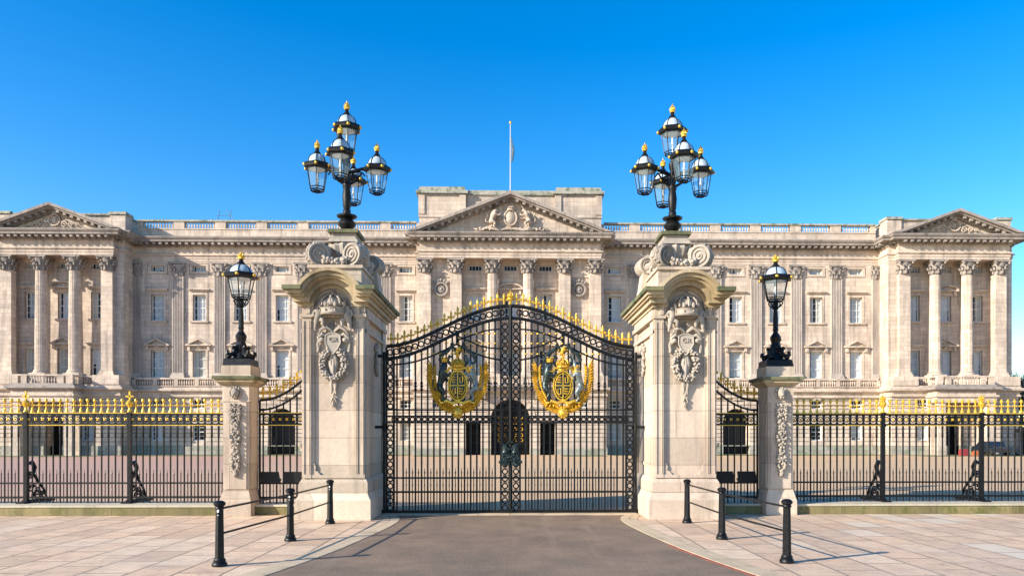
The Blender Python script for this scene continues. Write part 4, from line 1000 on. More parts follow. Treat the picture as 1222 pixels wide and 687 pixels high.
# ------------------------------------------------------------------ lanterns
def lantern_meshes():
    R6 = [2 * pi * (k + .5) / 6 for k in range(6)]
    f = MB(); b0, b1, zt = .175, .262, .6
    for t in R6: f.tube([(b0 * cos(t), b0 * sin(t), .06), (b1 * cos(t), b1 * sin(t), zt)], .011, 5)
    for zz, rr_ in ((.07, b0), (.13, b0 + .012)):
        for k in range(6): f.tube([(rr_ * cos(R6[k]), rr_ * sin(R6[k]), zz), (rr_ * cos(R6[(k + 1) % 6]), rr_ * sin(R6[(k + 1) % 6]), zz)], .013, 5)
    f.ring((0, 0, .03), .10, .014, 12, 5, axis='z')
    for t in R6[:3]: f.tube([(.1 * cos(t), .1 * sin(t), .03), (-.1 * cos(t), -.1 * sin(t), .03)], .009, 4)
    for t in R6: f.tube([(.11 * cos(t), .11 * sin(t), .02), (b0 * cos(t), b0 * sin(t), .07)], .012, 5)
    f.lathe([(b1, zt - .015), (b1 + .02, zt), (.335, zt + .01), (.35, zt + .06), (.31, zt + .12), (.225, zt + .15), (.22, zt + .12), (.2, zt - .01)], n=6, rot=R6[0])
    for k in range(6):
        t = R6[k]; pts = [(.235 * cos(t) * cos(a) , .235 * sin(t) * cos(a), zt + .12 + .27 * sin(a)) for a in [pi / 2 * i / 6 for i in range(7)]]; f.tube(pts, .009, 4)
    f.lathe([(.07, zt + .37), (.085, zt + .4), (.05, zt + .44), (.035, zt + .5), (.06, zt + .52)], n=10)
    g_ = MB(); g_.prism_z([], 0, 0) if False else None
    vs = []; 
    for t in R6: vs.append((b0 * cos(t), b0 * sin(t), .1))
    for t in R6: vs.append(((b1 - .004) * cos(t), (b1 - .004) * sin(t), zt))
    g_.add(vs, [(i, (i + 1) % 6, (i + 1) % 6 + 6, i + 6) for i in range(6)])
    d = MB(); d.lathe([(.226 * cos(a), zt + .12 + .26 * sin(a)) for a in [pi / 2 * i / 7 for i in range(7)]] + [(.03, zt + .385)], n=18)
    r = MB(); r.lathe([(.19, zt - .02), (.12, zt - .05), (.02, zt - .06)], n=14); r.tube([(0, 0, .1), (0, 0, .3)], .012, 5); r.blob((0, 0, .36), (.03, .03, .05)); r.tube([(-.05, 0, .3), (.05, 0, .3)], .01, 5); r.tube([(0, 0, .4), (0, 0, .56)], .02, 6)
    c = MB(); c.T = None
    crown(c, (0, 0, zt + .51), .13, .23, 8)
    bo = MB(); bo.blob((0, 0, 0), (.038, .038, .042), 7, 5)
    return dict(frame=mesh_only(f, 'lantern', 'iron', 30), glass=mesh_only(g_, 'glass', 'glass', 0), dome=mesh_only(d, 'dome', 'opal', 50), burner=mesh_only(r, 'burner', 'white'), gilt=mesh_only(c, 'crown_finial', 'gold', 40), boss=mesh_only(bo, 'boss', 'gold', 60))
LM = lantern_meshes()
def lantern(parent, loc, sc=(1, 1, 1), rz=0.0):
    o = inst('lantern', LM['frame'], parent, loc, scale=sc, rot=(0, 0, rz))
    for k, nme in (('glass', 'glass'), ('dome', 'dome'), ('burner', 'burner'), ('gilt', 'crown_finial')): inst(nme, LM[k], o)
    for k in range(6): t = 2 * pi * (k + .5) / 6; inst('boss', LM['boss'], o, (.335 * cos(t), .335 * sin(t), .645))
def candelabra(sd_, label):
    P = thing('lamp_cluster', (sd_ * 4.0, -.05, 6.84), label, 'lamp', 'five-lantern lamps on the gate pillars')
    m = MB(); m.lathe([(.16, 0), (.2, .05), (.12, .08), (.15, .13), (.21, .2), (.22, .26), (.16, .32), (.14, .35), (.24, .4), (.25, .44), (.12, .48)], n=20, fl=.95)
    m.lathe([(.09, .47), (.1, .56), (.075, .6), (.095, .66), (.11, .9), (.085, 1.1), (.105, 1.14), (.105, 1.2), (.07, 1.24), (.06, 1.6), (.09, 1.68), (.09, 1.78), (.05, 1.82), (.045, 1.95)], n=14); m.build('post', 'iron', P)
    pts = [(-.70, -.08), (.06, -1.0), (.72, .08), (-.04, .98)]
    for k, (x, y) in enumerate(pts):
        n_ = sqrt(x * x + y * y); ux, uy = x / n_, y / n_; a = MB(); C = []
        for i in range(11):
            t = i / 10; r = .05 + t * (n_ - .05 - .0); z = 1.28 - .34 * sin(pi * t * .9) * 1.0 + .0 * t - .16 * t
            C.append((ux * r, uy * r, z - (.17 if t > .9 else 0) * 0))
        a.tube([(ux * .05, uy * .05, 1.2), (ux * n_ * .3, uy * n_ * .3, 1.3), (ux * n_ * .5, uy * n_ * .5, 1.5)], [.035, .03, .02], 6)
        q = [(ux * (.12 + .16 * (1 - s / 16) * (1 + cos(s * .6)) ), uy * (.12 + .16 * (1 - s / 16) * (1 + cos(s * .6))), 1.42 + .13 * (1 - s / 16) * sin(s * .6)) for s in range(14)]; a.tube(q, .02, 5)
        a.tube([(ux * .06, uy * .06, 1.5), (ux * n_ * .5, uy * n_ * .5, 1.6), (ux * (n_ - .29), uy * (n_ - .29), 1.62)], [.045, .04, .035], 6)
        a.build('arm', 'iron', P)
        lantern(P, (x, y, .97), (1, 1, .97), .2 * k + .15)
    lantern(P, (0.0, 0, 1.92), (1.05, 1.05, 1.0), .3)
candelabra(-1, 'black five-lantern lamp with gilt crowns on top of the left gate pillar')
candelabra(1, 'black five-lantern lamp with gilt crowns on top of the right gate pillar')
def single_lamp(sd_, label):
    P = thing('pillar_lamp', (sd_ * 6.53, -.15, 3.58), label, 'lamp', 'single lamps on the slim pillars')
    m = MB(); m.taper(0, 0, 0, .16, .33, .33, .31, .31); m.taper(0, 0, .16, .2, .31, .31, .24, .24)
    m.lathe([(.2, .2), (.16, .3), (.1, .36), (.13, .42), (.09, .48)], n=12)
    for k in range(4):
        t = pi / 4 + k * pi / 2; c, s = cos(t), sin(t)
        m.tube([(c * .1, s * .1, .5), (c * .16, s * .16, .42), (c * .17, s * .17, .32), (c * .27, s * .27, .26), (c * .36, s * .36, .3), (c * .36, s * .36, .36), (c * .31, s * .31, .36)], [.035, .05, .06, .06, .05, .035, .02], 7)
        m.blob((c * .3, s * .3, .24), (.07, .07, .05)); m.blob((c * .2, s * .2, .46), (.05, .05, .05))
    m.build('base', 'iron', P)
    m = MB(); m.lathe([(.1, .46), (.13, .52), (.1, .6), (.12, .66), (.135, .74), (.1, .8), (.06, .86), (.055, .9), (.075, .93), (.06, .97), (.065, 1.2), (.05, 1.36), (.045, 1.42), (.08, 1.45), (.05, 1.49), (.05, 1.62)], n=16, fl=.93)
    m.tube([(0, 0, .5), (.1, -.06, .68), (-.02, -.12, .8)], [.03, .03, .02], 6)
    for k in range(6):
        t = 2 * pi * (k + .5) / 6; m.tube([(0.03 * cos(t), .03 * sin(t), 1.48), (.12 * cos(t), .12 * sin(t), 1.5), (.17 * cos(t), .17 * sin(t), 1.58), (.13 * cos(t), .13 * sin(t), 1.64)], .018, 5)
    m.build('stem', 'iron', P)
    lantern(P, (0, 0, 1.60), (1.22, 1.22, .9), .1 if sd_ < 0 else -.25)
single_lamp(-1, 'ornate black single-lantern lamp standing on the slim left pillar')
single_lamp(1, 'ornate black single-lantern lamp standing on the slim right pillar')

# ------------------------------------------------------------------ spearheads and rings
def spear_mesh(h, kind):
    m = MB(); s = h
    if kind == 'fleur':
        m.lathe([(.016, 0), (.045, s * .05), (.018, s * .12), (.02, s * .3), (.034, s * .42), (.02, s * .5), (.03, s * .62), (.014, s * .85), (.004, s)], n=7)
        m.tube([(-.06, 0, s * .45), (.06, 0, s * .45)], .016, 5); m.blob((0, 0, s * .74), (.033, .022, .05), 7, 5)
        for q in (-1, 1): m.blob((q * .064, 0, s * .46), (.026, .022, .034), 6, 4)
    else:                                         # heavier fence head: skirt, knobs, rounded top
        m.lathe([(.042, 0), (.038, s * .08), (.018, s * .28), (.016, s * .42), (.03, s * .48), (.014, s * .56), (.016, s * .66), (.036, s * .76), (.042, s * .85), (.028, s * .94), (.008, s)], n=8)
        m.tube([(-.084, 0, s * .5), (.084, 0, s * .5)], .009, 5)
        for q in (-1, 1): m.blob((q * .045, 0, s * .5), (.02, .02, .022), 6, 4)
    return mesh_only(m, 'spearhead', 'gold', 40)
SP = spear_mesh(.29, 'fleur'); SPF = spear_mesh(.35, 'fence')

# ------------------------------------------------------------------ main gate leaves
def ztop(x):
    a = min(abs(x), 3.05) / 3.05; s = (1 + cos(pi * a)) / 2; return 4.10 + 1.0 * s ** .92
def heraldry(parent, x):
    y = -.10
    w = MB(); rr = random.Random(4)               # gilded palm wreath
    for q in (-1, 1):
        stem = []
        for i in range(25):
            t = i / 24; a = -pi / 2 + q * radians(100) * t
            px, pz = (.49 + .12 * t) * cos(a) , 3.22 + .66 * sin(a) + .18 * t ** 3
            stem.append((px, y, pz))
        w.tube(stem, [.022 - .014 * i / 24 for i in range(25)], 5)
        for i in range(1, 25):
            p = Vector(stem[i]); d = (Vector(stem[min(i + 1, 24)]) - Vector(stem[i - 1])).normalized(); nn = Vector((d.z, 0, -d.x)) * q
            for k, (an, L) in enumerate(((.5, .33), (1.1, .25), (-.45, .20), (-1.0, .12))):
                v = d + nn * an; w.leaf((p.x, y - .012 * k - .01, p.z), (v.x, v.z), L * rr.uniform(.8, 1.1), .026, .022)
    root = w.build('coat_of_arms', 'gold', parent, loc=(x, 0, 0), smooth=25)
    s = MB(); s.k = 1; s.blob((0, y - .03, 3.13), (.215, .06, .345), 18, 8); s.k = 0
    s.ring((0, y - .06, 3.13), .23, .024, 22, 6, sz=1.56); s.ring((0, y - .085, 3.13), .185, .012, 20, 5, sz=1.6)
    s.box(-.011, .011, y - .11, y - .06, 2.84, 3.42); s.box(-.18, .18, y - .11, y - .06, 3.12, 3.142)
    for (qx, qz) in ((-.09, 3.27), (.09, 3.27), (-.085, 2.99), (.085, 2.99)):
        if (qx > 0) == (qz > 3.1):                # harp or upright beast quarter
            s.tube([(qx - .03, y - .1, qz - .07), (qx - .04, y - .1, qz + .05), (qx + .03, y - .1, qz + .08), (qx + .03, y - .1, qz - .06), (qx - .03, y - .1, qz - .08)], .014, 5)
        else:
            for dz in (-.06, 0, .06): s.blob((qx, y - .1, qz + dz), (.055, .02, .02), 7, 4); s.blob((qx - .045, y - .1, qz + dz + .015), (.02, .02, .02), 6, 4)
    s.build('shield', ['gold', 'bronze'], root, smooth=40)
    c = MB(); crown(c, (0, y - .03, 3.56), .32, .30, 12); c.blob((0, y - .03, 3.53), (.15, .08, .05))
    add_mesh(c, LION, Matrix.Translation((.02, y - .03, 3.80)) @ Matrix.Scale(.42, 4, (1, 0, 0)) @ Matrix.Scale(.5, 4, (0, 1, 0)) @ Matrix.Scale(.30, 4, (0, 0, 1)))
    for q in (-1, 1):                             # gilded compartment scroll and garter ends
        c.tube([(0, y - .07, 2.74), (q * .14, y - .08, 2.70), (q * .28, y - .08, 2.76), (q * .40, y - .06, 2.70), (q * .46, y - .05, 2.80)], [.035, .045, .04, .035, .015], 6)
        c.tube([(q * .05, y - .06, 3.54), (q * .2, y - .07, 3.56), (q * .27, y - .06, 3.44), (q * .25, y - .06, 3.3)], [.02, .035, .03, .012], 6)
        for k in range(4): c.leaf((q * (.12 + .08 * k), y - .04, 2.70), (q * (.2 + .2 * k), -1), .13, .03, .03)
    c.tube([(0, y - .06, 2.72), (0, y - .05, 3.56)], .02, 5)
    c.build('crown', 'gold', root, smooth=45)
    for i, (me, q, mt) in enumerate(((LION, -1, 'bronze'), (UNI, 1, 'silver'))):
        b = MB(); add_mesh(b, me, Matrix.Translation((q * .36, y - .02, 2.70)) @ Matrix.Scale(-q * .72, 4, (1, 0, 0)) @ Matrix.Scale(.8, 4, (0, 1, 0)) @ Matrix.Scale(1.02, 4, (0, 0, 1)))
        o = b.build('lion' if q < 0 else 'unicorn', mt, root, smooth=60)
        g2 = MB(); g2.lathe([(.07, 0), (.08, .03), (.09, .08), (.03, .11)], (q * .32, y - .03, 3.70 if q < 0 else 3.5), 8); g2.ring((q * .345, y - .03, 3.48), .09, .02, 10, 5, axis='z')
        for k in range(5): g2.blob((q * .32 + .08 * cos(k * 1.256), y - .03 + .08 * sin(k * 1.256), 3.82 if q < 0 else 3.61), .022, 5, 4)
        g2.build('collar', 'gold', root, smooth=40)
    h = MB()                                      # dark mantling scrolls above
    for q in (-1, 1):
        h.tube([(q * .04, y + .03, 4.02), (q * .16, y + .02, 4.10), (q * .24, y + .02, 3.98), (q * .36, y + .02, 3.92), (q * .44, y + .02, 3.76), (q * .38, y + .02, 3.66)], [.03, .045, .04, .05, .045, .02], 6)
        h.tube([(0, y + .05, 2.76), (0, y + .06, 3.3), (0, y + .05, 3.9), (q * .16, y + .03, 4.08)], .03, 6); h.tube([(q * .38, y + .03, 3.68), (q * .26, y + .03, 3.72)], .03, 6); h.tube([(q * .14, y, 3.62), (q * .26, y, 3.74), (q * .2, y, 3.86), (q * .12, y, 3.8)], [.04, .05, .045, .02], 6)
        h.tube([(q * .14, y + .02, 4.08), (q * .14, y, 4.14), (q * .13, y, 4.2)], [.03, .05, .01], 6); h.tube([(q * .02, y, 2.78), (q * .2, y, 2.72), (q * .36, y, 2.84)], [.04, .05, .03], 6)
    h.build('mantling', 'bronze', root, smooth=50)
    r = MB(); r.blob((0, y - .05, 2.46), (.12, .09, .13), 12, 8)
    for k in range(10): t = 2 * pi * k / 10; r.blob((.1 * cos(t), y - .08, 2.46 + .11 * sin(t)), (.035, .04, .035), 6, 4)
    for q in (-1, 1): r.leaf((0, y - .04, 2.56), (q * .6, 1), .14, .04, .03)
    r.build('rosette', 'gold', root, smooth=50)
_c = MB(); _c.lathe([(.018, -.02), (.032, -.01), (.032, .01), (.018, .02)], n=7); _c.tube([(-.05, 0, 0), (.05, 0, 0)], .009, 4); COLLAR = mesh_only(_c, 'gold_collar', 'gold')
def gate_leaf(sd_, label):
    P = thing('gate_leaf', (sd_ * 3.06, 0, 0), label, 'gate', 'main gate leaves')
    ox = -sd_ * 3.06
    def X(x): return sd_ * x + ox                 # x measured from the middle of the gate
    inn, out = .035, 3.04
    n = 17; sp = (2.86 - .30) / n; xs = [.30 + sp * (i + .5) for i in range(n)]
    b = MB()                                      # plain bars
    for x in xs: b.tube([(X(x), 0, .08), (X(x), 0, ztop(x) - .30)], .021, 6)
    for x in xs:
        b.blob((X(x), 0, 2.30 + .0), (.001, .001, .001), 3, 2) if False else None
    for i, x in enumerate(xs[1:-1]):
        for s_ in (-.5,):
            xx = x - sp * .5; b.tube([(X(xx), 0, .08), (X(xx), 0, .98)], .012, 5); b.lathe([(.009, .98), (.024, 1.0), (.012, 1.02), (.004, 1.12)], (X(xx), 0, 0), 5); b.blob((X(xx), 0, .7), (.02, .02, .02), 5, 4)
    b.build('bars', 'iron', P)
    f = MB()                                      # stiles and rails
    for a, z1 in ((inn, ztop(0) - .02), (.235, ztop(.2) - .1), (out, ztop(3) - .02), (2.86, ztop(2.8) - .15)):
        w = .045 if a != inn else .03
        f.box(min(X(a) - w / 2, X(a) + w / 2), max(X(a) - w / 2, X(a) + w / 2), -.035, .035, .03, z1)
    for z, h in ((.05, .07), (.53, .045), (.875, .04), (2.235, .045), (2.385, .045), (2.545, .04)): f.box(min(X(inn), X(out)), max(X(inn), X(out)), -.024 - h * .1, .024 + h * .1, z - h / 2, z + h / 2)
    K = 44
    for off, r in ((0, .044), (-.30, .042)):
        pts = [(X(inn + (out - inn) * i / K), 0, ztop(inn + (out - inn) * i / K) + off) for i in range(K + 1)]; f.tube(pts, r, 6, flat=1.2)
    f.build('frame', 'iron', P)
    c = MB()                                      # ring bands
    for i in range(n + 2):
        x = .22 + (2.95 - .22) * i / (n + 1); z = ztop(x) - .15; c.ring((X(x), 0, z), .068, .02, 12, 5)
        x2 = x + (2.95 - .22) / (n + 1) / 2
        if x2 < 2.9: c.tube([(X(x2), 0, ztop(x2) - .03), (X(x2), 0, ztop(x2) - .27)], .012, 5)
    c.build('ring_band', 'iron', P)
    for xc, zt in ((.135, 4.7), (2.95, 3.8)):
        z = .14; c = MB()
        while z < zt:
            if 2.2 < z < 2.56:
                if c.v: c.build('ring_stile', 'iron', P); c = MB()
                z += .178; continue
            else: c.ring((X(xc), 0, z), .066, .019, 12, 5)
            c.box(X(xc) - .09, X(xc) + .09, -.01, .01, z + .082, z + .096); z += .178
        c.build('ring_stile', 'iron', P)
    c = MB()
    for i in range(n * 1): c.ring((X(.30 + sp * (i + 1) - sp / 2 + sp / 2), 0, 2.31), .052, .017, 12, 5)
    c.build('ring_band', 'iron', P)
    s = MB()                                      # curved scroll rails in the upper part
    def curve(pts, r=.02): s.tube([(X(x), -.01, z) for x, z in smooth_pts(pts, 6)], r, 6)
    curve([(.235, 4.53), (.6, 4.49), (1.0, 4.36), (1.3, 4.25)]); curve([(.235, 4.05), (.6, 4.08), (.95, 4.2), (1.3, 4.36), (1.55, 4.5)])
    curve([(.235, 3.77), (.6, 3.84), (.95, 3.97), (1.2, 4.1), (1.32, 4.15), (1.45, 4.1), (1.7, 3.97), (2.1, 3.8), (2.5, 3.69), (2.86, 3.65)], .022)
    s.tube([(X(1.32), -.01, 4.14), (X(1.32), -.01, 4.5)], .022, 6)
    s.build('scroll_rail', 'iron', P)
    for i, x in enumerate(xs):
        for z in (4.42 - .1 * (x > 1.2), 4.18, 3.92):
            if z < ztop(x) - .36: inst('gold_collar', COLLAR, P, (X(x), 0, z))
    for x in (xs[0], xs[1], xs[-4], xs[-5]):
        k = MB(); k.lathe([(.012, -.14), (.04, -.08), (.02, -.03), (.05, 0), (.02, .03), (.04, .08), (.012, .14)], (X(x), 0, 3.12), 8); k.build('bar_knob', 'iron', P)
    # spearheads ride on the top rail, joined by a thin gilded bar
    for i in range(n + 1):
        x = .155 + (2.93 - .155) * i / n; inst('spearhead', SP, P, (X(x), 0, ztop(x) + .03), scale=(1, 1, 1.0 + .12 * (i % 2)))
    gb = MB(); gb.tube([(X(.08 + (2.93 - .08) * i / 40), 0, ztop(.08 + (2.93 - .08) * i / 40) + .155) for i in range(41)], .008, 4); gb.build('gilded_bar', 'gold', P)
    # hinges, bolts and lock case
    h = MB()
    for z in (3.86, 2.12): h.box(min(X(3.0), X(3.45)), max(X(3.0), X(3.45)), -.035, .035, z - .035, z + .035); h.tube([(X(3.09), 0, z - .1), (X(3.09), 0, z + .1)], .05, 10)
    h.tube([(X(3.1), 0, .0), (X(3.1), 0, 3.95)], .028, 8); h.box(min(X(3.04), X(3.16)), max(X(3.04), X(3.16)), -.08, .08, 0, .1); h.build('hinge', 'iron', P)
    L = MB(); rr = random.Random(8)
    L.box(min(X(.02), X(.22)), max(X(.02), X(.22)), -.10, .08, 1.18, 1.5); L.lathe([(.05, 0), (.11, .04), (.08, .1), (.10, .18), (.05, .24)], (X(.12), -.05, 1.45), 8)
    for i in range(24): L.blob((X(rr.uniform(.02, .26)), -.09 + rr.uniform(-.03, .02), rr.uniform(1.15, 1.75)), rr.uniform(.025, .05), 6, 4)
    L.ring((X(.12), -.13, 1.32), .05, .014, 12, 5); L.build('lock', 'bronze', P, smooth=50)
    o = MB()
    for i in range(16):
        z = 1.72 + i * .052; r = .05; q = (-1) ** i
        o.tube([(X(.12) + q * .09 * cos(t), -.03, z + r * sin(t)) for t in [j * .8 for j in range(6)]], .012, 4)
    o.build('lock_scrollwork', 'iron', P)
    w = MB(); w.box(min(X(.56), X(.66)), max(X(.56), X(.66)), -.08, .08, .0, .09); w.tube([(X(.61) - .03, -.05, .045), (X(.61) + .03, -.05, .045)], .045, 10); w.build('roller', 'iron', P)
    heraldry(P, X(1.285))
    return P
gate_leaf(-1, 'left leaf of the black iron main gate with gilded royal arms')
GLR = gate_leaf(1, 'right leaf of the black iron main gate with gilded royal arms, hung on right pillar')
c = MB(); crown(c, (-3.06, 0, 5.24), .17, .26, 10); c.lathe([(.03, 5.1), (.06, 5.14), (.03, 5.2), (.05, 5.24)], (-3.06, 0, 0), 8); c.build('crown_finial', 'gold', GLR)
c = MB(); c.tube([(-3.06, -.05, .02), (-3.06, -.05, 5.12)], .03, 8); c.box(-3.1, -3.02, -.1, .06, 0, .12); c.build('meeting_stile', 'iron', GLR)

# ------------------------------------------------------------------ fences
FY = .3
def fence_bars(mb, xs, z0=.25, z1=2.16, sp=.169):
    for x in xs:
        mb.tube([(x, 0, z0), (x, 0, z1)], .021, 6); mb.lathe([(.018, 1.86), (.03, 1.88), (.026, 2.0), (.03, 2.12), (.018, 2.16)], (x, 0, 0), 6)
        xd = x + sp / 2; mb.tube([(xd, 0, z0 + .02), (xd, 0, .98)], .012, 5); mb.lathe([(.008, .95), (.022, .97), (.01, 1.0), (.004, 1.08)], (xd, 0, 0), 5); mb.blob((xd, 0, .58), (.018,) * 3, 5, 4)
def band(mi, mg, x0, x1, xs, sp):
    for z, h in ((.39, .05), (.74, .04)): mi.box(x0, x1, -.025, .025, z - h / 2, z + h / 2)
    for z in (2.19, 2.44): mi.box(x0, x1, -.03, .03, z - .025, z + .025)
    for z in (2.168, 2.47): mg.box(x0, x1, -.036, .036, z - .009, z + .009)
    for x in xs:
        xc = x + sp / 2
        mi.ring((xc, 0, 2.315), .062, .012, 12, 5); mi.box(x - .017, x + .017, -.012, .012, 2.2, 2.44)
        for dx, dz in ((-.06, .085), (.06, .085), (-.06, -.085), (.06, -.085)): mi.blob((xc + dx, 0, 2.315 + dz), (.018, .012, .018), 5, 4)
        mg.blob((xc, -.012, 2.315), (.026, .02, .026), 7, 4)
        for a in range(4): t = a * pi / 2 + pi / 4; mg.blob((xc + .032 * cos(t), -.01, 2.315 + .032 * sin(t)), (.013, .01, .013), 5, 4)
def fence(sd_, label):
    P = thing('iron_fence', (sd_ * 6.95, FY, 0), label, 'railings', 'railings either side of the gateway')
    sp = .1687; n = 60; xa = .12
    xs = [sd_ * (xa + sp * i) for i in range(n)]
    posts = [9.42 - 6.95, 11.95 - 6.95, 14.48 - 6.95, 17.01 - 6.95]
    keep = [x for x in xs if min(abs(abs(x) - p) for p in posts) > .06]
    b = MB(); fence_bars(b, keep, sp=sp * sd_); b.build('bars', 'iron', P)
    mi, mg = MB(), MB(); e = sd_ * (xa + sp * n); band(mi, mg, min(-sd_ * .12, e), max(-sd_ * .12, e), xs, sp * sd_); mi.build('rails', 'iron', P); mg.build('gilded_band', 'gold', P)
    for x in keep: inst('spearhead', SPF, P, (x, 0, 2.485))
    for p in posts:
        x = sd_ * p; m = MB(); m.box(x - .045, x + .045, -.045, .045, .25, 2.5); m.taper(x, 0, .25, .33, .1, .12, .055, .055)
        m.box(x - .06, x + .06, -.06, .06, 2.13, 2.2); m.box(x - .06, x + .06, -.06, .06, 2.43, 2.49)
        m.build('post', 'iron', P); post = COL.objects[-1]
        f = MB(); f.lathe([(.07, 2.49), (.04, 2.54), (.03, 2.6), (.085, 2.68), (.09, 2.73), (.05, 2.78), (.02, 2.8)], (x, 0, 0), 12)
        if sd_ < 0: f.box(x - .018, x + .018, -.018, .018, 2.78, 3.0); f.box(x - .08, x + .08, -.018, .018, 2.86, 2.9); [f.blob((x + dx, 0, z), .028, 6, 4) for dx, z in ((-.08, 2.88), (.08, 2.88), (0, 2.99))]
        else: crown(f, (x, 0, 2.77), .14, .2, 8)
        f.build('finial', 'gold', post, smooth=40)
        s = MB()                                  # raking stay behind the post, with scrollwork
        s.tube([(x, .04, 1.2), (x, .25, 1.25), (x, .34, 1.12), (x, .3, .98), (x, .45, .8), (x, .72, .55), (x, .86, .3), (x, .98, .2)], [.04, .05, .06, .05, .035, .03, .03, .05], 7)
        s.tube([(x, .05, .3), (x, .9, .3)], .03, 6); s.box(x - .1, x + .1, -.25, 1.05, .235, .29)
        for (cy, cz, r) in ((.2, .62, .14), (.45, .5, .12), (.18, .92, .1), (.62, .42, .09), (.3, .42, .08)):
            s.tube([(x, cy + r * (1 - i / 20) * cos(i * .62), cz + r * (1 - i / 20) * sin(i * .62)) for i in range(17)], .022, 5)
        s.build('stay', 'iron', post)
    return P
fence(-1, 'black iron railings with gold spearheads on the mossy plinth left of the gateway')
fence(1, 'black iron railings with gold spearheads on the mossy plinth right of the gateway')
def side_rail(sd_, label):
    P = thing('side_railing', (sd_ * 5.5, .1, 0), label, 'railing', 'short curved railings between the pillars')
    w = 1.32; n = 8; sp = w / n; xs = [-w / 2 + sp * (i + .5) for i in range(n)]          # local x, t grows towards the gate
    def zt(x): t = (x * -sd_ + w / 2) / w; return 2.78 + .80 * max(0, t) ** 2.0
    b = MB()
    for x in xs: b.tube([(x, 0, .25), (x, 0, zt(x) - .2)], .021, 6)
    for x in [-w / 2 + sp * i for i in range(1, n)]: b.tube([(x, 0, .27), (x, 0, .72)], .009, 5); b.lathe([(.008, .72), (.022, .74), (.01, .77), (.004, .84)], (x, 0, 0), 5); b.blob((x, 0, .55), (.018,) * 3, 5, 4)
    b.build('bars', 'iron', P)
    f = MB()
    for off, r in ((0, .03), (-.24, .024)): f.tube([(-w / 2 + w * i / 16, 0, zt(-w / 2 + w * i / 16) + off) for i in range(17)], r, 6)
    for x in [-w / 2 + sp * i for i in range(n + 1)]: f.tube([(x, 0, zt(x) - .24), (x, 0, zt(x))], .010, 5)
    for x in (-w / 2, w / 2): f.box(x - .02, x + .02, -.03, .03, .25, zt(x))
    mg = MB(); band(f, mg, -w / 2, w / 2, xs[:-1], sp)
    f.build('rails', 'iron', P); mg.build('gilded_band', 'gold', P)
    for x in xs: inst('spearhead', SP, P, (x, 0, zt(x) + .02), scale=(1.1, 1.1, 1.15))
    for a, c_ in ((-.62, -.12), (-.06, .62)):
        if sd_ > 0: a, c_ = -c_, -a
        m = MB(); m.prism([(a + .03, .76), (c_ - .0, .76), (c_ - .05, 1.03), (a, 1.03)], -.13, -.09); m.box(a + .02, c_ - .02, -.09, .02, .80, .86); m.build('metal_plate', 'iron', P, smooth=0)
side_rail(-1, 'short iron railing with upswept gilded top between slim and massive left pillars')
side_rail(1, 'short iron railing with upswept gilded top between massive and slim right pillars')
# stone plinths
def plinth(x0, x1, y0, y1, label, grp):
    P = thing('plinth_wall', ((x0 + x1) / 2, (y0 + y1) / 2, 0), label, 'low wall', grp); hx, hy = (x1 - x0) / 2, (y1 - y0) / 2
    m = MB(); m.box(-hx, hx, -hy + .02, hy, 0, .2); m.build('wall', 'plinth', P, smooth=0)
    m = MB(); k = max(1, round(2 * hx / 1.6)); L = 2 * hx / k
    for i in range(k): m.box(-hx + i * L + .004, -hx + (i + 1) * L - .004, -hy - .0, hy + .01, .201, .25)
    m.build('coping', 'coping', P, smooth=0)
plinth(-17.4, -6.92, -.4, .75, 'low mossy stone plinth under the long railings at the left', 'stone plinths under the railings')
plinth(6.92, 17.4, -.4, .75, 'low mossy stone plinth under the long railings at the right', 'stone plinths under the railings')
plinth(-6.14, -4.86, -.3, .5, 'short stone plinth between the two left pillars', 'stone plinths under the railings')
plinth(4.86, 6.14, -.3, .5, 'short stone plinth between the two right pillars', 'stone plinths under the railings')

# ------------------------------------------------------------------ bollards with rails
def unproj(px, py, Z=0.0):
    u = (px - 630) / 920; th = radians(1.3); depth = 920 * (1.9 - Z) / (py - 520); right = u * depth
    return (depth * sin(th) + right * cos(th), -19 + depth * cos(th) - right * sin(th))
def bollard(x, y, label):
    P = thing('bollard', (x, y, 0), label, 'bollard', 'black bollards beside the drive')
    m = MB(); m.lathe([(.105, 0), (.11, .03), (.1, .055), (.085, .07), (.09, .09), (.075, .11), (.074, .12)], n=14)
    m.lathe([(.068, .12), (.057, .84)], n=8); m.lathe([(.06, .83), (.07, .85), (.062, .87)], n=14); m.build('post', 'iron', P)
    m = MB(); m.lathe([(.058, .87), (.082, .895), (.085, .925), (.07, .94), (.05, .955), (.02, .96)], n=16); m.build('cap', 'iron', P)
    if x < -3.9:
        m = MB(); m.box(-.013, .013, -.068, -.055, .79, .83); m.box(-.010, .010, -.068, -.055, .745, .755); m.build('sticker', 'white', P, smooth=0)
    return P
bl = [((262, 675), (346.5, 645), (394, 624.5)), ((939, 671), (861.5, 643), (820, 623.5))]
lab = [('bollard nearest the camera left of the drive, lowest left in view', 'middle bollard of the three left of the drive', 'bollard against the base of the left gate pillar'),
       ('bollard nearest the camera right of the drive, lowest right in view', 'middle bollard of the three right of the drive', 'bollard against the base of the right gate pillar')]
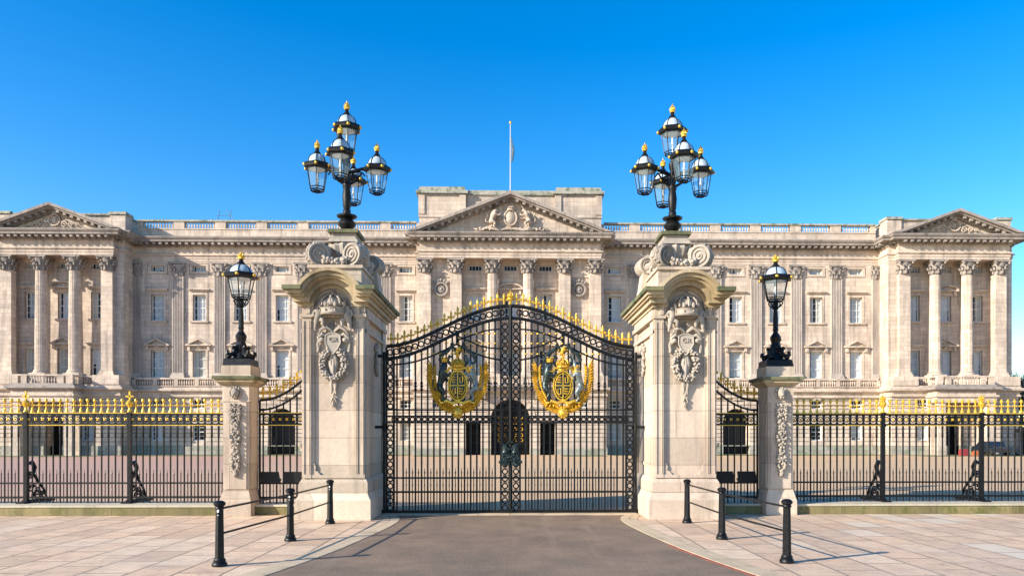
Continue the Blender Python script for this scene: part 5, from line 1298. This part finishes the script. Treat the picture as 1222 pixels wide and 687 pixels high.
for si, s in enumerate(bl):
    P3 = [unproj(*p) for p in s]
    for p, l in zip(P3, lab[si]): bollard(p[0], p[1], 'black iron ' + l)
    R = thing('guard_rail', (P3[1][0], P3[1][1], 0), 'two thin black rails linking the three bollards %s of the drive' % ('left' if si == 0 else 'right'), 'guard rail', 'rails between bollards')
    for z in (.84, .47):
        m = MB()
        for a, b in ((0, 1), (1, 2)):
            m.tube([(P3[a][0] - P3[1][0], P3[a][1] - P3[1][1], z), (P3[b][0] - P3[1][0], P3[b][1] - P3[1][1], z)], .017, 8)
        d = Vector((P3[2][0] - P3[1][0], P3[2][1] - P3[1][1], 0)).normalized() * .13; e = Vector((P3[2][0] - P3[1][0], P3[2][1] - P3[1][1], z))
        if z < .6: m.tube([tuple(e), tuple(e + d)], .017, 8); m.blob(tuple(e + d), .026, 7, 5)
        m.build('rail', 'iron', R)

# ------------------------------------------------------------------ small things in the forecourt
def urn(x, y, label):
    P = thing('stone_urn', (x, y, 0), label, 'urn', 'stone urns by the archways')
    m = MB(); m.box(-.4, .4, -.4, .4, 0, .35); m.taper(0, 0, .35, .45, .4, .4, .25, .25); m.build('pedestal', 'palace_base', P, smooth=0)
    m = MB(); m.lathe([(.2, .45), (.12, .55), (.14, .62), (.36, .85), (.42, 1.05), (.46, 1.2), (.42, 1.24), (.2, 1.26)], n=14); m.build('bowl', 'palace', P)
urn(-21.0, 59.2, 'pale stone urn beside the dark left archway in the palace wall'); urn(20.9, 59.2, 'pale stone urn beside the dark right archway in the palace wall')
b = MB(); b.box(-.4, .4, -.2, .2, 0, .55); b.taper(0, 0, .55, .65, .4, .2, .28, .12)
o = b.build('barrier', 'red', loc=(45.3, 56.9, 0)); o.location.x = 43.6; o.location.y = 54.2; tag(o, 'small red barrier standing before the right pavilion porch', 'barrier')
b = MB(); b.box(-.4, .4, -.2, .2, 0, .35); b.taper(0, 0, .35, .5, .38, .18, .25, .1); o = b.build('barrier', 'orange', loc=(44.75, 54.0, 0)); tag(o, 'low orange barrier beside the red one before right pavilion', 'barrier')
C = thing('parked_car', (46.9, 55.2, 0), 'dark blue car parked end-on in front of the right pavilion', 'car', None, pi / 2)
m = MB(); body = [(-1.9, .35), (-1.95, .7), (-1.6, .85), (-1.0, .95), (-.6, 1.38), (.6, 1.42), (1.2, .98), (1.8, .88), (1.95, .6), (1.9, .32)]; m.prism(body[::-1], -.8, .8); m.build('body', 'car', C, smooth=20)
m = MB(); m.prism([(-.85, .98), (-.5, 1.32), (.5, 1.35), (.95, 1.0)][::-1], -.81, .81); m.build('windows', 'pane', C, smooth=0)
for x in (-1.2, 1.2):
    for y in (-.78, .78):
        m = MB(); m.prism([(x + .33 * cos(2 * pi * k / 16), .33 + .33 * sin(2 * pi * k / 16)) for k in range(16)], y - .1, y + .1); m.build('wheel', 'tyre', C)
B = thing('sentry_box', (49.75, 54.6, 0), 'narrow dark sentry box with pitched roof at far right of the palace', 'sentry box')
m = MB(); m.box(-.6, .6, -.5, .6, 0, .15); m.box(-.55, -.47, -.5, .55, .15, 2.3); m.box(.47, .55, -.5, .55, .15, 2.3); m.box(-.47, .47, .47, .55, .15, 2.3); m.build('cabin', 'car', B, smooth=0)
m = MB(); m.prism([(-.68, 2.3), (.68, 2.3), (0, 2.75)], -.62, .68); m.build('roof', 'iron', B, smooth=0)
# a visitor by the right archway
pn = {'pel': ((0, 0, .92), .14), 'w': ((0, 0, 1.08), .13), 'ch': ((0, 0, 1.32), .16), 'nk': ((0, 0, 1.5), .06), 'hd': ((0, -.01, 1.66), .1), 'ht': ((0, 0, 1.74), .07),
      'l1': ((.09, 0, .86), .1), 'k1': ((.1, -.02, .48), .065), 'f1': ((.1, 0, .08), .045), 't1': ((.1, -.14, .04), .04), 'l2': ((-.09, 0, .86), .1), 'k2': ((-.1, -.02, .48), .065), 'f2': ((-.1, 0, .08), .045), 't2': ((-.1, -.14, .04), .04),
      's1': ((.19, 0, 1.4), .06), 'e1': ((.24, .0, 1.12), .045), 'h1': ((.24, -.06, .88), .035), 's2': ((-.19, 0, 1.4), .06), 'e2': ((-.24, 0, 1.12), .045), 'h2': ((-.24, -.06, .88), .035)}
pe = [('pel', 'w'), ('w', 'ch'), ('ch', 'nk'), ('nk', 'hd'), ('hd', 'ht'), ('pel', 'l1'), ('l1', 'k1'), ('k1', 'f1'), ('f1', 't1'), ('pel', 'l2'), ('l2', 'k2'), ('k2', 'f2'), ('f2', 't2'), ('ch', 's1'), ('s1', 'e1'), ('e1', 'h1'), ('ch', 's2'), ('s2', 'e2'), ('e2', 'h2')]
PP = thing('person', (19.9, 56.5, 0), 'person in a long purple coat standing near the right archway', 'person')
me = skin(pn, pe); me.materials.append(M['skin']); inst('body', me, PP)
m = MB(); m.lathe([(.3, .3), (.24, .7), (.19, 1.0), (.2, 1.2), (.22, 1.36), (.16, 1.47), (.07, 1.5)], n=14)
for q in (-1, 1): m.tube([(q * .18, 0, 1.42), (q * .27, 0, 1.15), (q * .27, -.06, .93)], [.08, .07, .055], 8)
m.build('coat', 'coat', PP, smooth=50)
m = MB(); m.blob((0, .03, 1.69), (.115, .12, .12), 10, 7); m.build('hair', 'hair', PP)

# ------------------------------------------------------------------ bare trees beyond the right end
def tree(x, y, h, seed, label):
    P = thing('bare_tree', (x, y, 0), label, 'tree', 'bare trees beyond the palace'); rr = random.Random(seed); m = MB(); tw = MB()
    def grow(p, d, L, r, lv):
        pts = [p]; q = p.copy(); dd = d.copy()
        for i in range(4):
            dd = (dd + Vector((rr.uniform(-.14, .14), rr.uniform(-.14, .14), .04))).normalized(); q = q + dd * L / 4; pts.append(q.copy())
        (m if lv < 2 else tw).tube(pts, [max(r * (1 - .1 * i), .022) for i in range(5)], 5 if lv < 2 else 3)
        if lv >= 5: return
        for k in range((3, 4, 4, 4, 3, 2)[lv]):
            a = rr.uniform(0, 2 * pi); sp = rr.uniform(.35, .75); n1 = dd.cross(Vector((cos(a), sin(a), .3))).normalized(); b = pts[-1 - (k % 2)]
            grow(b, (dd + n1 * sp).normalized(), L * rr.uniform(.62, .8), r * .58, lv + 1)
    grow(Vector((0, 0, 0)), Vector((0, 0, 1)), h * .27, h * .028, 0)
    m.build('trunk', 'trunk', P); tw.build('crown', 'trunk', P, smooth=0)
tree(61.9, 74, 12.5, 1, 'bare dark tree closest to the palace end, far right'); tree(65.9, 79, 13, 5, 'taller bare tree farther right behind the palace'); tree(71.4, 87, 14, 9, 'bare tree in the rear of the far right clump')
g = MB(); rr = random.Random(6)
for i in range(900):
    x, y, z = rr.uniform(-9, 9), rr.uniform(-1.3, 1.3), rr.uniform(.0, 2.6); s = rr.uniform(.15, .35); a = rr.uniform(0, 3.1)
    g.add([(x - s * cos(a), y - s * sin(a), z), (x + s * cos(a), y + s * sin(a), z + .1), (x, y, z + s * 1.3)], [(0, 1, 2)])
o = g.build('hedge', 'hedge', loc=(62.5, 66, 0)); tag(o, 'dark green hedge at the far right beyond the palace', 'hedge'); o.scale = (1, 1, 1.5)
